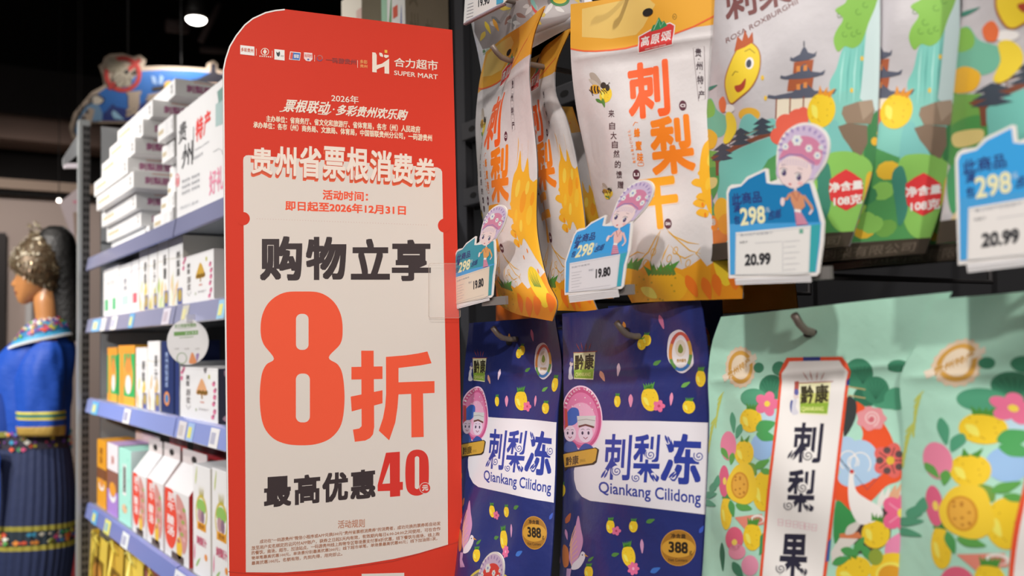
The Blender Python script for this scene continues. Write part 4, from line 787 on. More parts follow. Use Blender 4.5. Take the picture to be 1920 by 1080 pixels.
    # red tree, fruit, rocks
    for x, y, r in ((540, 720, 60), (610, 690, 60), (500, 790, 52), (580, 780, 60), (640, 650, 30)): E(l5, x, y, r, r * .95, '#e0614c', 0, 8.5 + x / 9000)
    fruit(a, *l5(745, 640), 26, 33, 10, 9, leaf='#d98a2c', n=3)
    for P, c in (([(870, 620), (960, 590), (1040, 580), (1052, 640), (1030, 720), (890, 715), (862, 660)], '#8f7763'), ([(840, 735), (900, 715), (1010, 728), (1012, 830), (975, 905), (930, 880), (870, 800)], '#7d6755'), ([(960, 590), (1040, 582), (1048, 640), (985, 700)], '#a58d78')): a.poly([l5(*p) for p in P], c, 9)
    for P, c in (([(830, 700), (870, 780), (930, 890), (1000, 1000), (880, 1060), (780, 1060), (780, 760)], '#77b5ae'), ([(1010, 740), (1070, 640), (1110, 700), (1090, 900), (1060, 1060), (960, 1060), (990, 920)], '#3f7a48'), ([(870, 920), (960, 900), (1030, 950), (1040, 1060), (880, 1060)], '#93c05a')): Bl(l5, P, c, 8)
    Bl(l6, [(740, 300), (840, 250), (960, 280), (1010, 350), (1000, 500), (980, 680), (820, 700), (740, 560)], '#86b858', 8.6); Bl(l6, [(700, 380), (760, 320), (780, 480), (760, 600), (720, 620)], '#3f7f6c', 8.8); Bl(l6, [(970, 400), (1010, 380), (1010, 560), (985, 690), (960, 640)], '#dcae34', 9)
    for x, y, r in ((1060, 100, 24), (1020, 195, 20), (1075, 60, 18), (1045, 150, 14)): E(l6, x, y, r, r * 1.2, '#e0aa30', 0, 10)
    # lower left foliage and fruit
    Bl(l6, [(40, 390), (130, 340), (145, 440), (100, 540), (45, 560)], '#4c8f4a', 4); Bl(l6, [(55, 410), (130, 400), (125, 450), (60, 470)], '#d8c07a', 5); Bl(l6, [(40, 560), (110, 530), (130, 660), (90, 760), (40, 740)], '#4a9460', 4); leaf(a, *l6(95, 520), 16, 5, 75, '#8a7a9c', 6)
    for x, y, rx, ry, c in ((160, 580, 44, 70, '#e3a82a'), (190, 660, 52, 60, '#e0912a'), (110, 660, 34, 50, '#e6852c'), (112, 650, 16, 20, '#f0ead8'), (150, 740, 60, 50, '#d97a3a'), (230, 800, 60, 60, '#6fb3a6'), (85, 790, 45, 60, '#cbb38c')): E(l6, x, y, rx, ry, c, 0, 6 + x / 3000)
    # the winking fruit drawn as a plain yellow fruit with a simple face
    a.poly(blob([l5(245, 300), l5(300, 240), l5(360, 260), l5(392, 320), l5(385, 420), l5(340, 510), l5(260, 580), l5(220, 605), l5(195, 560), l5(182, 480), l5(200, 400)], 5), '#a8663c', 9); a.poly(blob([l5(248, 305), l5(300, 246), l5(356, 265), l5(386, 322), l5(379, 418), l5(335, 505), l5(258, 573), l5(222, 598), l5(200, 556), l5(188, 480), l5(206, 402)], 5), '#eac533', 10)
    a.poly([l5(240, 300), l5(258, 210), l5(285, 240), l5(300, 175), l5(322, 225), l5(345, 185), l5(350, 245), l5(300, 275)], '#b4552e', 11)
    E(l5, 328, 368, 24, 34, '#f0ece4', 8, 11); E(l5, 324, 370, 15, 24, '#3f4450', 8, 12); a.line([l5(228, 440), l5(245, 415), l5(262, 420)], 1.4, '#6b4a20', 12); a.line([l5(300, 300), l5(330, 285), l5(360, 310)], 1.2, '#6b4a20', 12); a.poly(blob([l5(242, 500), l5(275, 490), l5(305, 455), l5(300, 505), l5(270, 535), l5(250, 530)], 4), '#a8402e', 11)
    Bl(l5, [(190, 665), (215, 650), (245, 690), (250, 760), (205, 830), (175, 820), (195, 740)], '#e8c63a', 9); Bl(l5, [(150, 590), (175, 560), (192, 600), (185, 650), (160, 645)], '#dc6a3a', 9); leaf(a, *l5(105, 510), 13, 3, -25, '#3f7f6c', 6); E(l5, 210, 630, 30, 24, '#e8e2da', 0, 8)
    for x, y in ((402, 452), (420, 570), (980, 340), (920, 525)): E(l5, x, y, 9, 14, '#e6b93a', 0, 6)
    # weight badge
    X, Y = l6(860, 468); a.poly([(X + 34 * math.cos(math.radians(a0)) * r, Y + 37 * math.sin(math.radians(a0)) * r) for a0, r in ((-90, 1.05), (-60, .93), (-30, 1.03), (0, .95), (30, 1), (60, .95), (90, 1.05), (120, .95), (150, 1), (180, .95), (210, 1.03), (240, .93))], '#d8393c', 14)
    T('净含量', [l6(765, 485), l6(955, 462), l6(955, 412), l6(765, 428)], '#f0dcdc', 15, .03); T('108克', [l6(790, 562), l6(950, 545), l6(950, 488), l6(790, 505)], '#f0dcdc', 15, .03)
    st = B.art_st(a)
    st.poly([(.42, .05), (1, .045), (1, .30), (.93, .33), (.8, .27), (.66, .31), (.5, .27), (.42, .2)], '#4f8f52', 3); st.poly([(.66, .26), (.98, .28), (.99, .42), (.9, .45), (.70, .40)], '#7fbcae', 2.5)
    for k in range(16): st.poly(ell(.5 + .48 * random.random(), .06 + .2 * random.random(), .05, .025, 0, 10), random.choice(['#86b858', '#3f7f52', '#a9c85a', '#dcae34', '#6fa04a']), 4 + random.random())
    st.poly([(0, 0), (1, 0), (1, .045), (0, .05)], '#40362d', 16); st.text('贵州刺梨有限公司', [(.35, .008), (.95, .008), (.95, .036), (.35, .036)], '#6a5c50', 17)
    st.poly([(.93, .42), (1, .38), (1, .70), (.955, .72)], '#c3d2cf', 3)
    return st
LAND = mat('#c2baba', 0.32, bump=0.10, bscale=45, coat=0.35); SKY = mat('#c2baba', .35)
P_LAND = Pouch([(1300, 494), (1311, 400), (1318, 300), (1330, 150), (1338, 40), (1346, -175)], [(1592, 462), (1612, 400), (1640, 300), (1647, 180), (1650, 60), (1642, -205)], (.655, 0, 0), NX, .020, .9, 31, .0027)
A_LAND = land_art(P_LAND)
P_LAND.make('fruit_snack_pouch', 'landscape pouch with pagoda and winking yellow fruit, in front behind the 20.99 tag', 'food pouch', 'landscape printed snack pouches', LAND, A_LAND, SKY)
nb = np.array([-.98, .19, 0])
def shift(P, v, bulge, seed, name_label, gl, gr=None, **k):
    L = P.L + v + (np.array(gl)[None, :]); R = P.R + v + (np.array(gr if gr is not None else gl)[None, :])
    q = Pouch(L, R, P.o, NX, bulge, .9, seed, .0032, px=False)
    q.make('fruit_snack_pouch', name_label, 'food pouch', 'landscape printed snack pouches', LAND, A_LAND, SKY, **k)
shift(P_LAND, (.020, -.054, -.010), .018, 32, 'landscape pouch second on its hook, directly behind the front pagoda pouch', (0, 0, 0), na=34, nt=44, art_max=.04)
shift(P_LAND, (.040, -.104, -.016), .016, 33, 'landscape pouch third on its hook, between the pagoda pouches and the right one', (0, 0, 0), na=34, nt=44, art_max=.05)
shift(P_LAND, (-.004, -.252, -.006), .020, 34, 'landscape pouch cut off by the right picture edge, behind the rightmost tag', (0, 0, 0), (.0, .0, 0))

# ------------------------------------------------------------------ hooks, rails and back panel of the bay right of the sign
DARK = mat('#2c2b2d', 0.55, bump=.05, lf=False); STEEL = mat('#8d8d90', 0.35, .7); GREY = mat('#2c2d30', 0.6, spec=.2, lf=False)
def bay_unit():
    root = thing('display_bay', (1.0, .3, .0), 'dark grey pegged display bay right of the red sign holding all hooks', 'shelving')
    b = MB(); b.box((1.0, -.8, .05), (1.02, 1.56, 2.45), GREY); b.build('back_panel', root)
    b = MB(); b.box((.62, -.8, .05), (1.0, 1.56, .16), GREY); b.build('base_plinth', root)
    b = MB(); b.box((.985, 1.562, .05), (1.03, 1.595, 2.45), mat('#4a4b50', .6, spec=.2, lf=False)); b.build('upright_post', root)
    for z in (1.775, 1.64, 1.50, 1.35):
        r = MB(); r.box((.975, -.75, z - .018), (.999, 1.56, z + .018), mat('#4a4b50', .5, .1, lf=False), .002)
        for y in np.arange(-.7, 1.55, .06): r.prism([(.9748, y + .012 * math.cos(t), z + .006 * math.sin(t)) for t in np.linspace(0, 6.28, 13)[:-1]], (-.0004, 0, 0), mat('#101012', .8, lf=False))
        r.build('slotted_crossbar', root)
bay_unit()
def hook(y, z, name, tip=True, arm=None):
    root = thing('display_hook', (.975, y, z), name, 'hook', 'steel display hooks')
    b = MB(); b.box((.966, y - .025, z - .03), (.974, y + .025, z + .02), DARK, .002); b.build('back_plate', root)
    b = MB(); b.tube([(.97, y, z), (.652, y, z), (.643, y, z + .002), (.636, y, z + .007), (.629, y, z + .015)], .0035, mat('#7a6c63', .45, .2)); b.build('rod', root)
    if arm:
        b = MB(); b.tube([(.97, y, z + .015), (.95, y, arm), (.612, y, arm)], .0032, DARK); b.build('label_arm', root)
        b = MB(); b.box((.603, y - .055, arm - .007), (.607, y - .004, arm + .003), mat('#77716d', .4, .2)); b.build('label_clip', root)
for y, n in ((.93, 'beside the red sign'), (.712, 'of the front-facing bee pouch'), (.487, 'of the pagoda pouch'), (.268, 'at the right picture edge')):
    hook(y, (1.735 if y < .6 else 1.722) if y < .9 else 1.705, 'upper steel hook ' + n, arm=1.398)
for y, n in ((.942, 'pushed through the dark blue pouch beside the sign'), (.710, 'through the fully visible dark blue pouch'), (.487, 'through the front pale green pouch'), (.262, 'through the right pale green pouch')):
    hook(y, 1.350, 'lower steel hook ' + n)
hook(.945, 1.79, 'topmost steel hook above the red sign corner carrying the candy bag')

# ------------------------------------------------------------------ die-cut price tags
def tag_art(price, blue, teal, dress, lab='#dfdadd', cap='#cd7f9b'):
    """drawn in the frame of the 20.99 tag"""
    a = Art(); b = Art(); f = scale(3, 1300, 200); T = a.text
    OUT = [f(*p) for p in ([(200, 965), (192, 700), (186, 480), (196, 452), (215, 438), (268, 435), (300, 395), (360, 368), (405, 346), (420, 350), (424, 400), (426, 425), (470, 410)])] + [f(*p) for p in blob([(470, 410), (466, 300), (478, 210), (520, 140), (585, 98), (650, 90), (715, 115), (757, 165), (766, 235), (745, 315), (700, 385), (672, 424)], 4, False)] + [f(*p) for p in [(690, 480), (712, 560), (737, 650), (732, 760), (708, 935), (692, 952)]]
    IN = [f(*p) for p in [(208, 945), (205, 700), (199, 490), (210, 462), (270, 448), (310, 408), (404, 362), (412, 430), (440, 436), (530, 440), (655, 430), (672, 490), (700, 580), (718, 660), (712, 760), (690, 930)]]
    a.poly(IN, blue, 2); a.poly([f(*p) for p in [(205, 660), (720, 650), (712, 760), (690, 930), (208, 945)]], mat('#4a9bd0', .35), 3); a.poly([f(*p) for p in [(660, 668), (716, 660), (708, 760), (686, 930), (640, 932)]], teal, 3.5)
    NV = '#2b3470'
    T('此商品', [f(220, 556), f(388, 538), f(380, 472), f(214, 490)], NV, 4, .02); T('满', [f(228, 598), f(264, 594), f(264, 548), f(228, 552)], NV, 4, .02); T('包', [f(230, 664), f(264, 660), f(264, 610), f(230, 614)], NV, 4, .02); T('298', [f(268, 672), f(408, 654), f(402, 556), f(262, 572)], '#efe6b0', 5, .025); T('元', [f(408, 596), f(432, 593), f(430, 566), f(406, 569)], '#d9e4ee', 5); T('包邮', [f(412, 640), f(496, 628), f(494, 572), f(436, 584)], NV, 4, .02)
    # illustrated girl: head, big embroidered headdress, small body
    SK = mat('#e6cdc9', .4)
    a.poly([f(*p) for p in blob([(480, 400), (478, 300), (490, 215), (530, 150), (590, 112), (650, 104), (708, 128), (746, 172), (754, 235), (734, 310), (690, 380), (660, 410)], 4)], '#c9b4cc', 5)
    a.poly([f(*p) for p in blob([(484, 300), (510, 235), (560, 180), (630, 165), (690, 185), (725, 235), (722, 300), (690, 330), (600, 285), (540, 275)], 5)], cap, 6)
    for k in range(13): t = math.radians(178 + 16 * k); X, Y = f(615 + 118 * math.cos(t) * 1.05, 240 + 118 * math.sin(t)); a.poly(ell(X, Y, 2.2, 4.4, 178 + 16 * k + 90), '#9d86b4', 6)
    for x, y, r in ((585, 190, 26), (520, 225, 16), (652, 235, 18), (700, 275, 18), (720, 230, 12)):
        for k in range(6): t = k * 1.047; X, Y = f(x + r * .7 * math.cos(t), y + r * .75 * math.sin(t)); a.poly(ell(X, Y, r * .16, r * .17, 0, 10), '#dfe3f0', 7)
        a.poly(ell(*f(x, y), r * .11, r * .12, 0, 10), '#7d8cc0', 8)
    a.line([f(484, 300), f(540, 268), f(610, 272), f(680, 318), f(668, 350)], 2, '#8b79a8', 7); a.poly([f(*p) for p in blob([(486, 320), (540, 282), (610, 288), (665, 335), (655, 400), (610, 445), (560, 460), (505, 430), (482, 380)], 5)], SK, 7)
    for k in range(10): a.line([f(500 + 16 * k, 292 + (k - 3) ** 2 * .55), f(502 + 15 * k, 330 + (k - 3) ** 2 * .5)], 1.2, '#b7a5bf', 8)
    for x, y in ((510, 370), (594, 396)): a.poly(ell(*f(x, y), 5.6, 7.2, 0, 14), '#efe8ea', 8); a.poly(ell(*f(x + 2, y + 2), 4.6, 6.2, 0, 14), '#4c3f66', 9); a.poly(ell(*f(x - 3, y - 5), 1.3, 1.7, 0, 8), '#f2eef2', 10); a.line([f(x - 22, y - 18), f(x - 4, y - 26), f(x + 20, y - 16)], 1.1, '#3c3050', 9)
    a.line([f(498, 330), f(520, 326)], 1, '#8a6a78', 9); a.line([f(590, 345), f(616, 354)], 1, '#8a6a78', 9); a.poly(ell(*f(546, 436), 2.8, 1.8), '#c2575c', 9); a.poly(ell(*f(604, 432), 5, 3.2), '#e5b0ae', 8)
    a.line([f(575, 455), f(578, 490)], 4.4, SK, 8); a.poly([f(*p) for p in [(545, 485), (578, 470), (620, 500), (632, 560), (610, 580), (570, 575), (552, 530)]], dress, 9); a.line([f(556, 480), f(586, 530), f(600, 478)], 1.8, '#a8504e', 10)
    a.line([f(545, 490), f(528, 520), f(508, 520)], 5, dress, 8); a.poly(ell(*f(504, 535), 4, 8), SK, 9); a.line([f(622, 500), f(665, 560), f(672, 580)], 5.2, dress, 8); a.line([f(672, 580), f(655, 605)], 4, SK, 9); a.poly([f(*p) for p in [(572, 575), (608, 580), (608, 598), (572, 592)]], '#e8dcd8', 10); a.poly([f(*p) for p in [(572, 592), (610, 598), (650, 662), (582, 668)]], '#c2738c', 9)
    for k in range(4): a.line([f(578 + 3 * k, 606 + 15 * k), f(620 + 8 * k, 608 + 15 * k)], 1, '#e0b8c4', 10)
    # the price slip
    LB = mat(lab, .3, coat=.4)
    b.poly([f(*p) for p in [(240, 708), (662, 668), (652, 935), (596, 945), (236, 948)]], LB, 5); b.line([f(244, 720), f(656, 680), f(648, 935), f(240, 946)], .7, '#9aa0a6', 6, True)
    b.text(price, [f(290, 896), f(438, 888), f(436, 820), f(292, 830)] if price[0] == '2' else [f(470, 850), f(600, 838), f(598, 762), f(472, 774)], '#26272c', 7, .04)
    gr = mat('#9b9aa0', .5)
    if price[0] == '2':
        b.text('贵州特产刺梨果干', [f(265, 732), f(448, 716), f(448, 702), f(265, 718)], gr, 7); b.text('刺梨干', [f(262, 772), f(308, 768), f(308, 754), f(262, 758)], '#5a5a60', 7); b.line([f(350, 768), f(500, 758)], .6, gr, 7)
        for k in range(6): b.line([f(512, 760 + 32 * k), f(600 - 20 * (k % 2), 754 + 32 * k)], .7, gr, 7)
        b.line([f(505, 760), f(505, 930)], .6, gr, 7); b.poly([f(598, 690), f(620, 688), f(620, 712), f(598, 714)], '#69a58c', 7)
    else:
        b.text('刺梨干蜂蜜味', [f(262, 752), f(420, 736), f(420, 722), f(262, 738)], gr, 7)
        for k in range(6): b.line([f(262, 790 + 24 * k), f(350 - 18 * (k % 2), 782 + 24 * k)], .8, gr, 7)
        b.text('零售价', [f(410, 790), f(455, 786), f(455, 768), f(410, 772)], gr, 7); b.line([f(262, 934), f(600, 915)], .6, gr, 7)
    return OUT, a, b
def price_tag(label, price, blue, teal, dress, M, lab, thick=.0012, sheets=1, cap='#cd7f9b', px=.600):
    OUT, a, b = tag_art(price, blue, teal, dress, lab, cap)
    o = np.array([px, 0, 0]); n = np.array([-1., 0, 0])
    W = lambda V: hit(M(np.asarray(V, float)), o, n)
    c = W(np.array([[1450, 518]]))[0]; root = thing('price_tag', c, label, 'price tag', 'die-cut price tags on the hook arms')
    mb = MB(); mb.prism(list(W(OUT)), (thick, 0, 0), mat('#e9e1dc', .35, coat=.3)); surf = lambda V, l: W(V) + n * (.00015 + .00004 * l)
    a.onto(mb, surf); mb.build('card', root)
    mb = MB(); b.onto(mb, surf); q = W([(1378, 522), (1520, 516), (1520, 521), (1378, 527)])
    for k in range(sheets): mb.prism(list(q + np.array([.0003 * k, 0, -.0016 * k])), (.0004, 0, 0), mat('#ded8d6', .5))
    mb.build('price_slip', root, None)['label'] = 'white paper price slip reading ' + price
def affine(src, dst):
    A = np.c_[np.array(src, float), np.ones(len(src))]; X, *_ = np.linalg.lstsq(A, np.array(dst, float), rcond=None)
    return lambda V: np.c_[V, np.ones(len(V))] @ X
def hang(body, head):
    """a tag that hangs a little askew: card follows the arm, the paper head leans"""
    f = affine([(1366, 522), (1533, 515), (1362, 365), (1545, 418)], body); d = np.array(head, float) - f(np.array([[1510., 231.]]))[0]
    return lambda V: f(V) + np.clip((440 - np.asarray(V)[:, 1]) / 209, 0, 1.2)[:, None] * d
SRC = [(1366, 522), (1533, 515), (1363, 350), (1510, 231), (1555, 270), (1535, 418)]
price_tag('blue die-cut price tag reading 20.99 in front of the landscape pouch', '20.99', mat('#1f78ac', .35), mat('#3ba0a4', .35), mat('#cf8d68', .4), lambda V: V, '#e4e2e6', sheets=3)
price_tag('bright blue die-cut price tag reading 19.80 in front of the bee pouch', '19.80', mat('#3c9bdc', .35), mat('#3ba0ae', .35), mat('#e3b4ac', .4), hang([(1056, 552), (1170, 542), (1058, 447), (1172, 470)], (1205, 338)), '#dcd6da', sheets=5)
price_tag('small teal die-cut price tag reading 19.80 over the edge of the red sign', '19.80', mat('#2f8f9f', .35), mat('#2f8f96', .35), mat('#d99a58', .4), hang([(846, 573), (926, 560), (846, 480), (924, 490)], (934, 385)), '#e0cdb8', sheets=2)
price_tag('blue die-cut price tag reading 20.99 cut off by the right picture edge', '20.99', mat('#3d9de0', .35), mat('#3ba0a4', .35), mat('#cf8d68', .4), affine(SRC[:3] + SRC[5:], [(1806, 493), (2020, 476), (1782, 290), (2060, 340)]), '#e8e6ec', sheets=3)
price_tag('red and white headdress tag rising at the bottom edge before the left blue pouch', '19.80', mat('#3c9bdc', .35), mat('#3ba0ae', .35), mat('#cf8d68', .4), affine(SRC, [(848, 1290), (930, 1284), (848, 1160), (922, 1041), (947, 1060), (932, 1170)]), '#dcd6da', cap='#d9473e', px=.575)
# white shelf ticket at the top, tilted
def top_tag():
    o = np.array([.615, 0, 0]); n = np.array([-1., 0, 0]); S = lambda V, l: hit(V, o, n) + n * (.00015 + .00004 * l); f = scale(3.6, 840, 0)
    out = [(869, 44), (875, -60), (960, -90), (950, 0), (944, 6)]
    root = thing('price_tag', hit((905, 20), o, n)[0], 'white price ticket with partly cut figures at top edge above the sign corner', 'price tag', 'die-cut price tags on the hook arms')
    mb = MB(); mb.prism(list(hit(out, o, n)), (.0012, 0, 0), mat('#e2dde0', .35)); a = Art(); a.text('19.90', [(897, 13), (918, 6), (918, -8), (897, 0)], '#26272c', 3, .02)
    for k in range(5): a.line([f(125 + k * 2, 120 - 22 * k), f(172, 105 - 22 * k)], .8, '#9b9aa0', 3)
    a.line([f(120, 145), f(370, 20)], .7, '#9aa0b6', 3); a.poly([(931, 0), (944, -6), (944, 4), (931, 9)], '#4aa0c0', 3); a.onto(mb, S); mb.build('card', root)
    m = MB(); m.prism(list(hit([(869, 44), (944, 6), (944, 9), (869, 47)], o, n)), (.004, 0, 0), mat('#8d6f72', .4)); m.build('holder_edge', root)
top_tag()
# ------------------------------------------------------------------ clear bag of wrapped candy at the top
def candy_bag():
    n = np.array([-1., 0, 0]); P = Pouch([(905, 150), (896, 100), (884, 45), (870, -60)], [(1100, 40), (1112, 20), (1100, -20), (1090, -90)], (.70, 0, 0), n, .02, .97, 41, .0022)
    a = Art(); w = [(890, 60), (905, 92), (960, 80), (1060, 40), (1095, 8), (1098, -60), (885, -60)]
    a.poly(w, mat('#9b8f8c', .12, coat=.8), 2)
    r = random.Random(5)
    for k in range(46):
        x = 900 + 190 * r.random(); y = 85 - (x - 900) * .38 - 95 * r.random()
        leaf(a, x, y, 9 * r.random() + 6, 4, r.random() * 180, r.choice(['#b9ada8', '#8d6f66', '#6f6a68', '#c9a94a', '#a9a39f', '#7d5a50', '#cfc6c0', '#95897a']), 3 + r.random() * 2)
    for x, y, c in ((915, 52, '#d3b23c'), (930, 47, '#cf8f3a'), (1003, 18, '#c2403c'), (1001, 8, '#7ba59a')): leaf(a, x, y, 13, 3.5, 65, c, 6)
    a.poly(ell(1050, 0, 18, 12), '#3f7a44', 6); a.poly(ell(1050, -1, 13, 8), '#d9b238', 7)
    a.text('贵州特产糖', [(906, 104), (940, 92), (938, 80), (904, 94)], '#5c8a55', 5)
    P.make('candy_bag', 'clear and white bag of wrapped candy at the top beside the white ticket', 'candy bag', None, mat('#d9d3d4', .2, coat=.4), P.art_st(a), na=30, nt=36)
candy_bag()

# ================================================================== the shelves beyond the sign
FX = 0.60; Y0, YM, Y1 = 1.02, 2.27, 3.42; SHELF = [1.663, 1.450, 1.178, .823]
STRIP = ['#8f8da8', '#a09eb8', '#97a0d6', '#7f88c2']
def shelves():
    root = thing('gondola_shelf', (.8, 2.2, 0), 'grey gondola shelving beyond the red sign with four stocked shelves in view', 'shelving')
    SH = mat('#8f9094', .4, .2)
    b = MB(); b.box((1.0, 1.62, .05), (1.02, Y1, 2.13), mat('#34353a', .55, lf=False)); b.build('back_panel', root)
    b = MB(); b.box((.64, Y1 + .005, .05), (1.02, Y1 + .02, 2.135), mat('#9a9693', .5))
    for z in (1.72, 1.405, 1.145): b.box((.64, Y1, z), (1.0, Y1 + .005, z + .006), mat('#3b3b3e', .6))
    b.build('end_panel', root)
    for k, z in enumerate(SHELF):
        b = MB(); b.box((FX + .004, Y0 + .61, z - .03), (1.0, Y1 - .02, z), SH); sh = b.build('shelf_board', root)
        for ya, yb in ((Y0 + .61, YM - .006), (YM + .006, Y1 - .02)):
            m = MB(); P = [(FX + .004, z + .004), (FX - .006, z), (FX - .014, z - .043), (FX - .010, z - .046), (FX + .004, z - .040)]
            n = len(P); V = [(x, ya, zz) for x, zz in P] + [(x, yb, zz) for x, zz in P]
            m.add(V, [(i, (i + 1) % n, n + (i + 1) % n, n + i) for i in range(n)] + [tuple(range(n))[::-1], tuple(range(n, 2 * n))], mat(STRIP[k], .22, coat=.6))
            c = m.build('price_strip', None); c.parent = sh; c.matrix_parent_inverse = Matrix.Translation(-Vector(root.location))
    # slotted corner post
    b = MB(); xa = aty(146.5, 600, Y1)[0]; xb = aty(167.5, 600, Y1)[0]
    b.box((xa, Y1 - .004, .05), (xb, Y1 + .03, 2.15), mat('#9a9894', .45, .3)); b.box((xa + .010, Y1 - .0065, .05), (xb - .001, Y1 - .004, 2.13), mat('#55504d', .5, .2))
    for z in np.arange(.5, 2.12, .026):
        for x in (xa + .0145, xa + .0255): b.box((x, Y1 - .0075, z), (x + .0065, Y1 - .0064, z + .014), mat('#151414', .8, lf=False))
    b.build('slotted_post', root)
    b = MB(); b.prism(list(hit([(148, 250), (119, 296), (119, 310), (131, 302), (148, 288)], (0, Y1 + .03, 0), (0, 1, 0))), (0, .02, 0), mat('#8d8987', .45, .2)); b.build('bracket_arm', root)
    b = MB(); q = hit([(121, 306), (150, 306), (150, 315), (121, 315)], (0, Y1 + .30, 0), (0, 1, 0)); b.prism(list(q), (0, .02, 0), mat('#ecd6e4', .4)); b.build('light_tube', root)  # pink light tube by the bracket, its glow given as pale colour
shelves()

def pack(name, label, cat, group, L, R, top, z0, x, depth, body, side=None, art=None, sart=None, bev=.0015):
    """a carton: pixel columns L (far) and R (near) of its front, pixel (L, top) its far upper corner"""
    ya = atx(L, 600, x)[1]; yb = atx(R, 600, x)[1]; z1 = top if top < 4 else atx(L, top, x)[2]
    root = thing(name, (x + depth / 2, (ya + yb) / 2, z0), label, cat, group)
    m = MB(); m.box((x, yb, z0), (x + depth, ya, z1), body, bev)
    f = lambda u, v: (ya + (yb - ya) * u, z0 + (z1 - z0) * v)
    if art:
        a = Art(); art(a)
        for V, T, mm, l in a.items:
            P = np.array([(x - .0002 - .0001 * l, *f(u, v)) for u, v in V]); m.add(P, T.tolist(), mm)
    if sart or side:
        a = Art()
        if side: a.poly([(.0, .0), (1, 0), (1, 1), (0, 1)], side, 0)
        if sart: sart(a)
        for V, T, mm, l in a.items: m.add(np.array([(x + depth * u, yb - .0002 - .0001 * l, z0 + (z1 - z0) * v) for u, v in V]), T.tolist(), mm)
    m.build('carton', root); return root, (ya, yb, z0, z1)
def R01(a, x0, y0, x1, y1, c, l=1): a.poly([(x0, y0), (x1, y0), (x1, y1), (x0, y1)], c, l)
def T01(a, t, x0, y0, x1, y1, c, l=2, b=0.0): a.text(t, [(x0, y0), (x1, y0), (x1, y1), (x0, y1)], c, l, b, 2)
def V01(a, t, x0, y0, x1, y1, c, l=2, b=.02):
    h = (y1 - y0) / len(t)
    for k, ch in enumerate(t): T01(a, ch, x0, y1 - (k + .92) * h, x1, y1 - (k + .05) * h, c, l, b)
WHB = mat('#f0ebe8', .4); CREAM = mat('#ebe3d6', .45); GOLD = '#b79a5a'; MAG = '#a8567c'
# --- top shelf: staggered stack of flat white boxes
def flat_front(a):
    for k in range(4): a.poly([(.06 + .085 * k, .38), (.11 + .085 * k, .34), (.13 + .085 * k, .58), (.08 + .085 * k, .62)], GOLD, 1)
    for x in (.58, .66): a.line([(x, .15), (x, .85)], .012, '#cfc9c6', 1)
    V01(a, '贵州', .90, .2, .95, .8, '#9a9590', 1)
def flat_side(a): T01(a, '刺梨原浆', .18, .25, .72, .72, MAG, 1, .03); a.line([(.30, .9), (.6, .9)], .05, '#c97a5a', 1)
h = .0475
def stack(spec, names, txt, dep=.17):
    for k, (l, r, zm) in enumerate(spec):
        zt = SHELF[0] + (k + 1) * h; x = min(max(.62 * (zt - 1.35) / (zm - 1.35), .582), .68)
        pack('flat_gift_box', txt + names[k], 'box', 'flat white gift boxes stacked on the top shelf', l, r, zt - .0006, zt - h, x, dep, WHB, CREAM, flat_front, flat_side)
stack([(209, 280, 1.693), (200, 264, 1.748), (190.5, 255, 1.809), (180.7, 250, 1.879), (176, 239, 1.935), (190.5, 252.7, 1.978), (205, 268, 2.011), (220, 286, 2.042), (255, 329, 2.043)],
      ['lowest', 'second from below', 'third from below', 'fourth from below', 'fifth from below', 'sixth from below', 'seventh from below', 'second from the top', 'topmost'], 'white flat gift box of the leaning left stack, ')
stack([(288, 324, atx(288, 405.7, .62)[2]), (302, 327, atx(302, 372, .62)[2]), (315, 330, atx(315, 342, .62)[2]), (319, 331, atx(319, 313.7, .62)[2]), (304, 327, atx(304, 262, .62)[2] - .02), (296, 325, atx(296, 236, .62)[2])],
      ['lowest', 'second from below', 'third from below', 'fourth from below', 'second from the top', 'topmost'], 'white flat gift box stacked against the large printed box, ', .15)
